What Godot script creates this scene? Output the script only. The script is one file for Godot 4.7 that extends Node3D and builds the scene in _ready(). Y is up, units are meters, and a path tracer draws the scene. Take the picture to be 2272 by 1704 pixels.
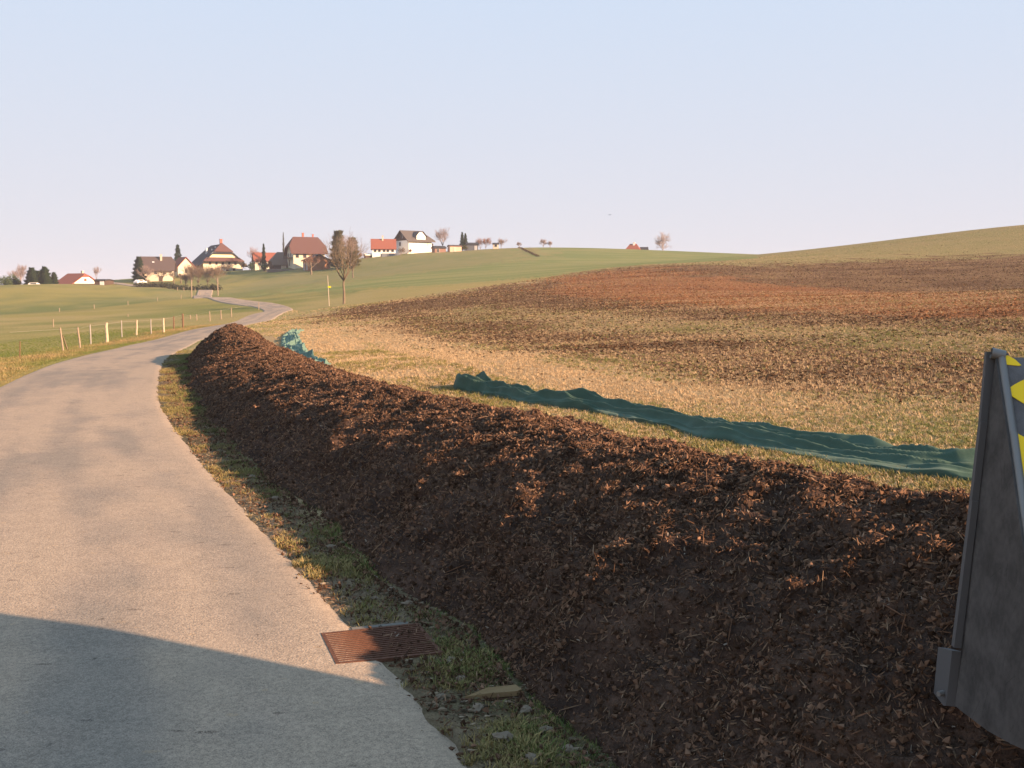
extends Node3D
# A country lane beside a long compost windrow, stubble field and hamlet on the hill.
# World: x right, y up, z towards the viewer; D below means distance ahead (D = -z). Pixels are those of the 2272 x 1704 photograph.

const EYE := 1.8
const FOCAL := 2270.0
const PITCH := 0.09093            # 5.21 degrees down
const K := 1.0271                 # enlarged view -> photograph pixels
var rng := RandomNumberGenerator.new()
var taken := {}
var mats := {}
var n_big := FastNoiseLite.new()
var n_mid := FastNoiseLite.new()
var n_fine := FastNoiseLite.new()

# ---------------------------------------------------------------- helpers
func numbered(called: String) -> String:
	var k: int = taken.get(called, 0)
	taken[called] = k + 1
	return called if k == 0 else "%s_%03d" % [called, k]

func tag(o: Node, label: String, category: String, group := "", kind := "") -> Node:
	o.set_meta("label", label)
	o.set_meta("category", category)
	if group != "": o.set_meta("group", group)
	if kind != "": o.set_meta("kind", kind)
	return o

func thing(called: String, at: Vector3, turn: float, label: String, category: String, group := "") -> Node3D:
	var o := Node3D.new()
	o.name = numbered(called)
	add_child(o)
	o.position = at
	o.rotation.y = turn
	tag(o, label, category, group)
	return o

func part(called: String, mesh: Mesh, m: Material, parent: Node, at := Vector3.ZERO) -> MeshInstance3D:
	var o := MeshInstance3D.new()
	o.name = numbered(called) if parent == self else called
	o.mesh = mesh
	if m: o.material_override = m
	parent.add_child(o, true)
	o.position = at
	return o

func lin(r: float, g: float, b: float) -> Color:
	return Color(r, g, b).linear_to_srgb()

func mat(called: String, r: float, g: float, b: float, rough := 0.85, metal := 0.0) -> StandardMaterial3D:
	if mats.has(called): return mats[called]
	var m := StandardMaterial3D.new()
	m.resource_name = called
	m.albedo_color = lin(r, g, b)
	m.roughness = rough
	m.metallic = metal
	m.metallic_specular = 0.3
	mats[called] = m
	return m

func vmat(called: String, scale: float, rough := 0.9) -> StandardMaterial3D:   # vertex colours, stored larger than they are so that dark ones keep their steps
	if mats.has(called): return mats[called]
	var m := mat(called, scale, scale, scale, rough)
	m.vertex_color_use_as_albedo = true
	m.metallic_specular = 0.2
	return m

func begin() -> SurfaceTool:
	var st := SurfaceTool.new()
	st.begin(Mesh.PRIMITIVE_TRIANGLES)
	return st

func done(st: SurfaceTool, flat := true) -> ArrayMesh:
	if flat: st.generate_normals()
	return st.commit()

func tri(st: SurfaceTool, a: Vector3, b: Vector3, c: Vector3) -> void:
	st.set_smooth_group(-1)
	st.add_vertex(a); st.add_vertex(b); st.add_vertex(c)

func quad(st: SurfaceTool, a: Vector3, b: Vector3, c: Vector3, d: Vector3) -> void:
	tri(st, a, b, c)
	tri(st, a, c, d)

func box(st: SurfaceTool, lo: Vector3, hi: Vector3, xf := Transform3D.IDENTITY) -> void:
	var v := []
	for i in 8: v.append(xf * Vector3(hi.x if i & 1 else lo.x, hi.y if i & 2 else lo.y, hi.z if i & 4 else lo.z))
	for f in [[0, 2, 3, 1], [5, 7, 6, 4], [4, 6, 2, 0], [1, 3, 7, 5], [2, 6, 7, 3], [0, 1, 5, 4]]:
		quad(st, v[f[3]], v[f[2]], v[f[1]], v[f[0]])

func box_mesh(lo: Vector3, hi: Vector3, xf := Transform3D.IDENTITY) -> ArrayMesh:
	var st := begin()
	box(st, lo, hi, xf)
	return done(st)

func prism(st: SurfaceTool, poly: Array, off: Vector3) -> void:   # a flat convex outline given thickness
	var n := poly.size()
	for i in range(1, n - 1):
		tri(st, poly[0], poly[i], poly[i + 1])
		tri(st, poly[0] + off, poly[i + 1] + off, poly[i] + off)
	for i in n:
		var j := (i + 1) % n
		quad(st, poly[i], poly[i] + off, poly[j] + off, poly[j])

func tube(st: SurfaceTool, a: Vector3, b: Vector3, ra: float, rb: float, sides := 6, cap := false) -> void:
	var ax := (b - a).normalized()
	var u := ax.cross(Vector3(0.31, 0.2, 0.93) if absf(ax.y) > 0.9 else Vector3.UP).normalized()
	var w := ax.cross(u)
	for i in sides:
		var p := TAU * i / sides
		var q := TAU * (i + 1) / sides
		var d1 := u * cos(p) + w * sin(p)
		var d2 := u * cos(q) + w * sin(q)
		st.set_smooth_group(1)
		for v in [a + d1 * ra, b + d1 * rb, b + d2 * rb, a + d1 * ra, b + d2 * rb, a + d2 * ra]: st.add_vertex(v)
		if cap:
			tri(st, b, b + d2 * rb, b + d1 * rb)

func multi(called: String, mesh: Mesh, m: Material, buf: PackedFloat32Array, parent: Node) -> MultiMeshInstance3D:
	var mm := MultiMesh.new()
	mm.transform_format = MultiMesh.TRANSFORM_3D
	mm.use_colors = true
	mm.mesh = mesh
	mm.instance_count = buf.size() / 16
	mm.buffer = buf
	var o := MultiMeshInstance3D.new()
	o.name = numbered(called) if parent == self else called
	o.multimesh = mm
	o.material_override = m
	parent.add_child(o, true)
	o.set_meta("kind", "stuff")
	return o

func put(buf: PackedFloat32Array, b: Basis, p: Vector3, c: Color) -> void:
	buf.append_array(PackedFloat32Array([b.x.x, b.y.x, b.z.x, p.x, b.x.y, b.y.y, b.z.y, p.y, b.x.z, b.y.z, b.z.z, p.z, c.r, c.g, c.b, 1.0]))

# ---------------------------------------------------------------- pixels and ground
func ray(px: float, py: float) -> Vector3:   # direction with D = 1
	var xn := (px - 1136.0) / FOCAL
	var yn := (852.0 - py) / FOCAL
	var d := Vector3(xn, yn * cos(PITCH) - sin(PITCH), -(cos(PITCH) + yn * sin(PITCH)))
	return d / -d.z

func at_px(px: float, py: float, D: float) -> Vector3:
	return Vector3(0, EYE, 0) + ray(px, py) * D

func hit(px: float, py: float) -> Vector3:
	var r := ray(px, py)
	var a := 2.0
	var b := a
	while b < 900.0:
		b = a * 1.012
		var p := Vector3(0, EYE, 0) + r * b
		if p.y < ground(p.x, b):
			for k in 14:
				var m := (a + b) * 0.5
				var q := Vector3(0, EYE, 0) + r * m
				if q.y < ground(q.x, m): b = m
				else: a = m
			var h := Vector3(0, EYE, 0) + r * b
			h.y = ground(h.x, b)
			return h
		a = b
	var f := Vector3(0, EYE, 0) + r * 500.0
	return f

const NX := 420
const ND := 540
const AX := 12.0
const AD := 10.0
var bx := asinh(720.0 / AX)
var bd := asinh(1500.0 / AD)
var ud0 := asinh(-46.0 / AD) / asinh(1500.0 / AD)
var hgt := PackedFloat32Array()

func grid_x(i: float) -> float: return AX * sinh(bx * (2.0 * i / (NX - 1) - 1.0))
func grid_d(j: float) -> float: return 6.0 + AD * sinh(bd * (ud0 + (1.0 - ud0) * j / (ND - 1)))

func ground(x: float, D: float) -> float:
	var fi := clampf((asinh(x / AX) / bx + 1.0) * 0.5 * (NX - 1), 0.0, NX - 1.001)
	var fj := clampf((asinh((D - 6.0) / AD) / bd - ud0) / (1.0 - ud0) * (ND - 1), 0.0, ND - 1.001)
	var i := int(fi)
	var j := int(fj)
	fi -= i
	fj -= j
	var o := j * NX + i
	return lerpf(lerpf(hgt[o], hgt[o + 1], fi), lerpf(hgt[o + NX], hgt[o + NX + 1], fi), fj)

func solve_ground() -> void:
	var cp := []   # x, D, y
	for w in [[-20, -40, -.1], [0, -40, 0], [20, -40, .7], [-25, 5, -.4], [-12, 5, -.1], [-4, 1, 0], [0, 3, 0], [3, 3, .02], [6, 5, .1], [12, 5, .4], [30, 5, 1.6],
			[-3, 8, 0], [0, 8, .02], [4, 9, .1], [9, 13, .32], [-6, 16, 0], [-2, 17, .05], [3, 20, .2], [-9.5, 24, -.05], [-4, 28, .05], [-14, 34, -.3], [-30, 25, -.6],
			[90, 260, 12], [160, 260, 15], [200, 420, 8], [150, 420, 9], [0, 520, 15], [62, 270, 9.2], [-150, 330, 3.0], [-220, 330, 2.6], [-100, 340, 4.2], [-200, 500, 0], [-100, 500, 7],
			[0, 650, 12], [-300, 800, -4], [300, 800, 0], [0, 1000, 2], [-600, 1200, -10], [500, 1400, -10], [-100, 1400, -5], [-600, 300, 0], [-300, 150, 0], [-150, 60, -1.4],
			[400, 200, 18], [300, 60, 10], [300, -40, 6], [-300, -40, -3], [600, 500, 5], [-700, -40, -3], [700, -40, 8], [60, 30, 3.4], [60, 70, 5.0]]:
		cp.append(Vector3(w[0], w[1], w[2]))
	for w in [[1541, 719, 37], [1541, 657, 76], [1541, 616, 110], [1541, 590, 150], [1684, 569, 190], [2000, 533, 190], [2272, 499, 190], [1850, 551, 190], [2272, 565, 140], [2272, 642, 85], [2272, 760, 22],
			[1130, 811, 21], [1130, 709, 46], [1130, 657, 82], [1130, 634, 118], [1130, 621, 150], [1130, 577, 280], [1130, 550, 380], [1230, 549, 385], [1400, 555, 400], [1550, 563, 400], [1684, 571, 400],
			[763, 673, 110], [763, 642, 150], [763, 617, 230], [740, 592, 345], [950, 665, 84], [950, 640, 122], [950, 602, 230], [940, 561, 372], [1010, 558, 375], [870, 566, 372],
			[620, 637, 190], [620, 599, 345], [500, 602, 370], [555, 600, 378], [420, 634, 300], [345, 625, 342], [300, 632, 330],
			[431, 765, 40], [616, 708, 80], [657, 686, 106], [520, 667, 139], [502, 661.5, 150], [470, 660, 152], [440, 660, 154], [550, 662, 155], [450, 668.5, 178], [420, 664, 180], [458, 661, 213], [452, 648, 260],
			[20, 868, 18.5], [141, 775, 43], [237, 760, 50], [363, 737, 60], [515, 705, 85], [100, 722, 90], [132, 691, 150], [280, 683, 160], [100, 655, 200], [200, 630, 240], [20, 633, 240], [343, 641, 235], [420, 655, 218]]:
		var p := at_px(w[0], w[1], w[2])
		cp.append(Vector3(p.x, w[2], p.y))
	var n := cp.size()
	var m := n + 3
	var A := []
	for i in m:
		var row := PackedFloat64Array()
		row.resize(m + 1)
		A.append(row)
	for i in n:
		for j in n:
			var r2: float = (Vector2(cp[i].x, cp[i].y) - Vector2(cp[j].x, cp[j].y)).length_squared() * 1e-4
			A[i][j] = 0.0 if i == j else r2 * log(r2)
		A[i][i] = 0.0004
		A[i][n] = 1.0; A[n][i] = 1.0
		A[i][n + 1] = cp[i].x * .01; A[n + 1][i] = cp[i].x * .01
		A[i][n + 2] = cp[i].y * .01; A[n + 2][i] = cp[i].y * .01
		A[i][m] = cp[i].z
	for c in m:
		var best := c
		for r in range(c + 1, m):
			if absf(A[r][c]) > absf(A[best][c]): best = r
		var t = A[c]; A[c] = A[best]; A[best] = t
		for r in range(c + 1, m):
			var f: float = A[r][c] / A[c][c]
			if f != 0.0:
				var ra: PackedFloat64Array = A[r]
				var ca: PackedFloat64Array = A[c]
				for k in range(c, m + 1): ra[k] -= f * ca[k]
				A[r] = ra
	var w := PackedFloat64Array()
	w.resize(m)
	for c in range(m - 1, -1, -1):
		var s: float = A[c][m]
		for k in range(c + 1, m): s -= A[c][k] * w[k]
		w[c] = s / A[c][c]
	# the spline on a coarse grid, then Catmull-Rom to the fine one
	var cx := 106
	var cd := 136
	var coarse := PackedFloat32Array()
	coarse.resize(cx * cd)
	var xs := PackedFloat64Array()
	var ds := PackedFloat64Array()
	for q in cp:
		xs.append(q.x); ds.append(q.y)
	for j in cd:
		var D := grid_d(float(j) * (ND - 1) / (cd - 1))
		for i in cx:
			var x := grid_x(float(i) * (NX - 1) / (cx - 1))
			var s := w[n] + w[n + 1] * x * .01 + w[n + 2] * D * .01
			for k in n:
				var dx := x - xs[k]
				var dd := D - ds[k]
				var r2 := (dx * dx + dd * dd) * 1e-4 + 1e-12
				s += w[k] * r2 * log(r2)
			coarse[j * cx + i] = s
	var wide := PackedFloat32Array()
	wide.resize(NX * cd)
	for i in NX:
		var f := float(i) * (cx - 1) / (NX - 1)
		var a := mini(int(f), cx - 2)
		f -= a
		for j in cd:
			var o := j * cx
			wide[j * NX + i] = cubic_interpolate(coarse[o + a], coarse[o + a + 1], coarse[o + maxi(a - 1, 0)], coarse[o + mini(a + 2, cx - 1)], f)
	hgt.resize(NX * ND)
	for j in ND:
		var f := float(j) * (cd - 1) / (ND - 1)
		var a := mini(int(f), cd - 2)
		f -= a
		for i in NX:
			hgt[j * NX + i] = cubic_interpolate(wide[a * NX + i], wide[(a + 1) * NX + i], wide[maxi(a - 1, 0) * NX + i], wide[mini(a + 2, cd - 1) * NX + i], f)

func path_points(pts: Array, step: float) -> PackedVector2Array:   # smooth line through plan points
	var c := Curve2D.new()
	for i in pts.size():
		var p := Vector2(pts[i][0], pts[i][1])
		var t := Vector2.ZERO
		if i > 0 and i < pts.size() - 1:
			t = Vector2(pts[i + 1][0], pts[i + 1][1]) - Vector2(pts[i - 1][0], pts[i - 1][1])
			var l := minf((p - Vector2(pts[i - 1][0], pts[i - 1][1])).length(), (p - Vector2(pts[i + 1][0], pts[i + 1][1])).length())
			t = t.normalized() * l * 0.33
		c.add_point(p, -t, t)
	c.bake_interval = step
	return c.get_baked_points()

var lane := PackedVector2Array()
var lane_x := PackedFloat32Array()   # centre of the lane at D = -40 + k / 4, as far as the bend
const LANE_HALF := 1.5
const HEAP := [[5.4, -5.0, 1.45, .93], [3.4, 0.0, 1.45, .95], [2.62, 2.0, 1.45, .96], [1.82, 4.0, 1.45, .95], [1.5, 4.7, 1.45, .91], [1.2, 5.5, 1.43, .87], [.68, 6.5, 1.42, .85], [-.14, 8.44, 1.42, .79], [-1.0, 10.2, 1.42, .76], [-2.06, 12.7, 1.42, .72], [-3.0, 15.0, 1.42, .68], [-3.85, 17.3, 1.42, .60], [-4.7, 19.5, 1.38, .57], [-5.6, 22.0, 1.3, .62], [-6.45, 24.3, 1.22, .78], [-7.15, 26.4, 1.2, .91], [-7.9, 29.0, 1.2, .93], [-8.5, 31.0, 1.2, .86], [-8.9, 32.6, 1.15, .8]]

func lane_at(D: float) -> float:
	return lane_x[clampi(int((D + 40.0) * 4.0), 0, lane_x.size() - 1)]

func lane_off(x: float, D: float) -> float:   # metres to the right of the lane's centre, as far as the bend
	var k := clampi(int((D + 40.0) * 4.0), 1, lane_x.size() - 2)
	var slope := (lane_x[k + 1] - lane_x[k - 1]) * 2.0
	return (x - lane_x[k]) / sqrt(1.0 + slope * slope)

func make_lane() -> void:
	lane = path_points([[16, -40], [9, -22], [2.5, -6], [-.15, 0], [-1.72, 3.76], [-2.5, 5.5], [-3.33, 7.3], [-4.98, 11], [-7.2, 16.4], [-9.75, 24], [-11.2, 28.7], [-14.0, 40], [-15.2, 45], [-18.8, 68], [-20.1, 80], [-21.3, 90], [-22.9, 100],
		[-25.0, 109], [-28.5, 118], [-34, 129], [-42, 148], [-50, 168], [-58, 192], [-64.5, 215], [-73, 245], [-80, 265], [-97, 295], [-128, 335], [-172, 380], [-260, 440]], 0.35)
	lane_x.resize(600)
	var k := 0
	for i in 600:
		var D := -40.0 + i * 0.25
		while k < lane.size() - 2 and lane[k + 1].y < D: k += 1
		var f := clampf((D - lane[k].y) / maxf(lane[k + 1].y - lane[k].y, 1e-4), 0.0, 1.0)
		lane_x[i] = lerpf(lane[k].x, lane[k + 1].x, f)

func plan(pts: Array) -> PackedVector2Array:   # enlarged-view pixels of marks on the ground -> plan outline; entries of 3 are plan points
	var out := PackedVector2Array()
	for p in pts:
		if p.size() == 3: out.append(Vector2(p[0], p[1]))
		else:
			var h := hit(p[0] * K, p[1] * K)
			out.append(Vector2(h.x, -h.z))
	return out

var z_field: PackedVector2Array
var z_soil: PackedVector2Array
var z_island: PackedVector2Array
var z_red: PackedVector2Array
var z_grey: PackedVector2Array
var z_wheat: PackedVector2Array
var z_tracks := []

func make_zones() -> void:
	var f := [[5, -40, 0]]
	for D in [-20, -6, 0, 4, 8, 12, 18, 24, 32, 40, 55, 70, 85, 98]: f.append([lane_at(D) + 1.6, D, 0])
	for p in [[655, 676], [740, 661], [840, 649], [1000, 625], [1120, 609], [1190, 597], [1290, 581], [1400, 571], [1520, 566], [1640, 558]]: f.append(p)
	f.append_array([[60, 260, 0], [230, 320, 0], [500, 150, 0], [400, -40, 0]])
	z_field = plan(f)
	z_soil = plan([[655, 684], [720, 673], [840, 652], [1000, 628], [1120, 612], [1190, 600], [1290, 584], [1400, 574], [1500, 572], [1640, 573], [1800, 567], [2000, 558], [2260, 550], [2700, 540], [2700, 890], [2260, 866], [2130, 862], [1850, 848], [1600, 830], [1400, 799], [1250, 779], [1100, 754], [1000, 738], [900, 712], [800, 690], [720, 694]])
	z_island = plan([[950, 670], [1050, 661], [1180, 668], [1290, 678], [1400, 688], [1600, 692], [1800, 697], [2000, 712], [2260, 732], [2700, 740], [2700, 790], [2260, 772], [2000, 762], [1800, 745], [1600, 735], [1400, 725], [1250, 712], [1100, 697], [1000, 684]])
	z_red = plan([[1170, 604], [1290, 587], [1400, 580], [1480, 590], [1600, 610], [1800, 622], [2000, 632], [2260, 650], [2260, 690], [2000, 682], [1700, 672], [1450, 660], [1280, 642], [1190, 626]])
	z_grey = plan([[1450, 577], [1640, 575], [1900, 566], [2260, 553], [2700, 545], [2700, 650], [2260, 640], [2000, 627], [1800, 617], [1600, 606], [1500, 590]])
	z_wheat = plan([[470, 641], [600, 633], [743, 627], [950, 616], [1100, 604], [1300, 584], [1500, 569], [1630, 560], [60, 270, 0], [90, 420, 0], [60, 520, 0], [12, 520, 0], [8, 395, 0], [1167, 553], [1100, 566], [1000, 577], [900, 590], [800, 602], [743, 613], [600, 626]])
	for t in [[[660, 800], [640, 760], [640, 720], [655, 700]], [[760, 830], [680, 775], [668, 730], [690, 702]], [[900, 830], [780, 780], [735, 735], [735, 705]], [[1020, 800], [880, 760], [800, 715], [780, 700]], [[1400, 850], [1150, 800], [950, 755], [830, 705]]]:
		z_tracks.append(plan(t))

func inside(p: Vector2, z: PackedVector2Array) -> bool: return Geometry2D.is_point_in_polygon(p, z)

func near_track(p: Vector2, w: float) -> float:
	var best := 99.0
	for t in z_tracks:
		for i in t.size() - 1:
			best = minf(best, p.distance_to(Geometry2D.get_closest_point_to_segment(p, t[i], t[i + 1])))
	return clampf(1.0 - best / w, 0.0, 1.0)

var last_kind := 0   # 0 grass, 1 stubble, 2 spread compost, 3 bare verge
func soil_kind(x: float, D: float) -> Color:   # the base colour of the ground, linear
	var big := n_big.get_noise_2d(x, D)
	var mid := n_mid.get_noise_2d(x, D * 0.6)
	var fine := n_fine.get_noise_2d(x, D)
	var off := 99.0
	if D < 108.0: off = lane_off(x, D)
	var j := Vector2(x + mid * (0.6 + D * 0.05), D + fine * (0.3 + D * 0.02) + mid * (0.8 + D * 0.035) + rng.randfn() * (.35 + D * .03))
	last_kind = 0
	if off > 0.0 and off < 3.2 and D < 34.0 and off < 2.2 + mid:
		last_kind = 3
		return Color(.165, .122, .08).lerp(Color(.10, .082, .045), clampf(.35 + fine * 1.3 + mid, 0, 1))
	if inside(Vector2(x, D), z_field):
		last_kind = 1
		var c := Color(.30, .22, .115).lerp(Color(.215, .2, .08), clampf(.34 + mid * 1.1 + big * .8, 0, 1))
		var row := sin((lane_off(x, minf(D, 100.0)) if D < 60.0 else x * .3) * 2.1)
		c = c.lerp(Color(.345, .25, .14), clampf(fine * .5 + .12 + row * .12, 0, .6))
		if D < 60.0: c = c.lerp(Color(.345, .255, .15), near_track(Vector2(x, D), .9) * (.65 + fine * .8))
		if D > 125.0: c = c.lerp(Color(.2, .17, .07), .75)
		if inside(j, z_soil):
			last_kind = 2
			if inside(j, z_island):
				return c.lerp(Color(.16, .115, .055), .6 + fine * .5)
			var s := Color(.095, .05, .025).lerp(Color(.17, .108, .052), clampf(.3 + fine * .7 + n_mid.get_noise_2d(x * .22, D * 1.5) * 1.3, 0, 1))
			if inside(j, z_red): s = Color(.215, .1, .043).lerp(Color(.16, .074, .033), clampf(.4 + fine + mid * .6, 0, 1))
			elif inside(j, z_grey): s = Color(.16, .098, .05).lerp(Color(.105, .06, .031), clampf(.45 + fine * .8 + mid, 0, 1))
			return s
		return c
	var g := Color(.215, .18, .062).lerp(Color(.255, .2, .085), clampf(.35 + mid * .9 + big + n_mid.get_noise_2d(x * .06, D * .7 + x * .1) * 1.2, 0, 1))
	if x < -2.0 - D * .12 and D < 130.0:
		g = g.lerp(Color(.145, .145, .045), clampf(.15 + n_mid.get_noise_2d(x * .35, D * .35 + 90.0) * 1.6, 0, .9))
		if off < -1.5 and off > -3.8: g = g.lerp(Color(.24, .185, .085), clampf(.5 + fine + mid, 0, 1) * .8)
	elif D < 170.0:
		g = g.lerp(Color(.25, .19, .075), clampf(.5 + mid, 0, 1) * .8)
	if inside(j, z_wheat):
		var lines := n_mid.get_noise_2d(x * .10 + D * .06 + 40.0, D * .9 - x * .25)
		g = Color(.14, .158, .055).lerp(Color(.2, .185, .075), clampf(.35 + lines * 2.2 + big, 0, 1))
	elif D > 180.0 and x > -75.0:
		g = Color(.195, .168, .07).lerp(Color(.155, .152, .058), clampf(.4 + mid + big, 0, 1))
	elif D > 130.0 and x < -20.0:
		g = g.lerp(Color(.12, .13, .045), clampf(.5 + big + mid * .8, 0, 1))
	return g

func tile(size: int, seed_: int, parts: Array, lo: float, hi: float, tint_lo: Color, tint_hi: Color, speck := 0.0) -> ImageTexture:   # a repeating grain; parts are [frequency, weight]
	var sum := PackedFloat32Array()
	sum.resize(size * size)
	for p in parts:
		var n := FastNoiseLite.new()
		n.seed = seed_ + int(p[0] * 1000)
		n.noise_type = FastNoiseLite.TYPE_SIMPLEX_SMOOTH
		n.frequency = p[0]
		n.fractal_octaves = 2
		var by := n.get_seamless_image(size, size).get_data()
		for i in by.size(): sum[i] += by[i] / 255.0 * p[1]
	var r := RandomNumberGenerator.new()
	r.seed = seed_
	var out := PackedByteArray()
	out.resize(size * size * 3)
	for i in sum.size():
		var v := clampf((sum[i] - lo) / (hi - lo), 0.0, 1.0)
		if speck > 0.0: v = clampf(v + (r.randf() - .5) * speck, 0.0, 1.0)
		var c := tint_lo.lerp(tint_hi, v).linear_to_srgb()
		out[i * 3] = int(c.r * 255.0)
		out[i * 3 + 1] = int(c.g * 255.0)
		out[i * 3 + 2] = int(c.b * 255.0)
	var im := Image.create_from_data(size, size, false, Image.FORMAT_RGB8, out)
	im.generate_mipmaps()
	return ImageTexture.create_from_image(im)

func relief(size: int, seed_: int, freq: float, octaves: int) -> ImageTexture:
	var n := FastNoiseLite.new()
	n.seed = seed_
	n.noise_type = FastNoiseLite.TYPE_SIMPLEX_SMOOTH
	n.frequency = freq
	n.fractal_octaves = octaves
	var im := n.get_seamless_image(size, size)
	im.convert(Image.FORMAT_RGBA8)
	im.bump_map_to_normal_map(6.0)
	return ImageTexture.create_from_image(im)

func ground_mat(called: String, tex: Texture2D, nrm: Texture2D, per_metre: float, bump: float) -> StandardMaterial3D:
	var m := vmat(called, .5, .95)
	m.albedo_texture = tex
	m.uv1_triplanar = true
	m.uv1_world_triplanar = true
	m.uv1_scale = Vector3.ONE * per_metre
	m.normal_enabled = true
	m.normal_texture = nrm
	m.normal_scale = bump
	return m

func build_ground() -> void:
	var nrm := relief(512, 5, .03, 4)
	var grass := ground_mat("meadow_grass", tile(512, 3, [[.02, .4], [.09, .35], [.3, .25]], .25, .75, Color(.45, .48, .4), Color(1, 1, 1), .25), nrm, .45, 1.1)
	var stub := ground_mat("straw_stubble", tile(512, 8, [[.05, .45], [.16, .3], [.4, .25]], .28, .72, Color(.4, .36, .3), Color(1, 1, 1), .35), nrm, .7, 1.4)
	var dirt := ground_mat("loose_earth", tile(512, 12, [[.03, .35], [.12, .35], [.4, .3]], .28, .72, Color(.38, .36, .33), Color(1, 1, 1), .4), nrm, .8, 1.6)
	var v := PackedVector3Array()
	var c := PackedColorArray()
	var kind := PackedByteArray()
	v.resize(NX * ND); c.resize(NX * ND); kind.resize(NX * ND)
	for j in ND:
		var D := grid_d(j)
		for i in NX:
			var x := grid_x(i)
			var o := j * NX + i
			v[o] = Vector3(x, hgt[o], -D)
			if D < -3.0 or D > 620.0 or absf(x) > 20.0 + D * .75:
				c[o] = Color(.16, .15, .055); kind[o] = 0
			else:
				c[o] = soil_kind(x, D); kind[o] = last_kind
			if D < 108.0:
				var off := absf(lane_off(x, D))
				if off < LANE_HALF - .3: v[o].y -= .10
				elif kind[o] != 0: v[o].y += n_fine.get_noise_2d(x * 5.0, D * 5.0) * .025
			c[o] = Color(minf(c[o].r * 2.9, 1), minf(c[o].g * 2.9, 1), minf(c[o].b * 2.9, 1))
	var nor := PackedVector3Array()
	nor.resize(NX * ND)
	for j in ND:
		for i in NX:
			var a := v[j * NX + mini(i + 1, NX - 1)] - v[j * NX + maxi(i - 1, 0)]
			var b := v[mini(j + 1, ND - 1) * NX + i] - v[maxi(j - 1, 0) * NX + i]
			nor[j * NX + i] = a.cross(b).normalized()
	var idx := [PackedInt32Array(), PackedInt32Array(), PackedInt32Array()]
	for j in ND - 1:
		for i in NX - 1:
			var o := j * NX + i
			var k: int = [0, 1, 1, 2][kind[o]]
			idx[k].append_array(PackedInt32Array([o, o + NX, o + 1, o + 1, o + NX, o + NX + 1]))
	var names := ["meadow", "stubble_field", "road_verge"]
	var labels := ["dry olive green meadow and winter wheat on both sides of the lane up to the hamlet", "pale stubble field with brown bands of spread compost rising to the hill crest", "bare earthy verge between the lane and the compost heap"]
	var ms := [grass, stub, dirt]
	for k in 3:
		var remap := {}
		var vv := PackedVector3Array()
		var nn := PackedVector3Array()
		var cc := PackedColorArray()
		var ii := PackedInt32Array()
		for q in idx[k]:
			if not remap.has(q):
				remap[q] = vv.size()
				vv.append(v[q]); nn.append(nor[q]); cc.append(c[q])
			ii.append(remap[q])
		var a := []
		a.resize(Mesh.ARRAY_MAX)
		a[Mesh.ARRAY_VERTEX] = vv; a[Mesh.ARRAY_NORMAL] = nn; a[Mesh.ARRAY_COLOR] = cc; a[Mesh.ARRAY_INDEX] = ii
		var me := ArrayMesh.new()
		me.add_surface_from_arrays(Mesh.PRIMITIVE_TRIANGLES, a)
		tag(part(names[k], me, ms[k], self), labels[k], "field" if k < 2 else "verge", "", "structure")

func asphalt_tile() -> ImageTexture:   # grain, with flattened pale and dark spots trodden into the surface
	var t := tile(1024, 21, [[.015, .1], [.08, .25], [.3, .3], [.5, .35]], .25, .75, Color(.38, .38, .39), Color(1, .99, .97), .6)
	var im := t.get_image()
	im.clear_mipmaps()
	var r := RandomNumberGenerator.new()
	r.seed = 77
	for n in 90:
		var cx := r.randi() % 1024
		var cy := r.randi() % 1024
		var rx := r.randi_range(3, 16)
		var ry := r.randi_range(2, 7)
		var c := Color(.95, .9, .82) if r.randf() < .55 else Color(.42, .41, .42)
		for y in range(-ry, ry + 1):
			for x in range(-rx, rx + 1):
				var d := Vector2(float(x) / rx, float(y) / ry).length()
				if d < 1.0 and r.randf() < .75 - d * .4:
					var px := posmod(cx + x, 1024)
					var py := posmod(cy + y, 1024)
					im.set_pixel(px, py, im.get_pixel(px, py).lerp(c, .6))
	return ImageTexture.create_from_image(im)

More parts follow.
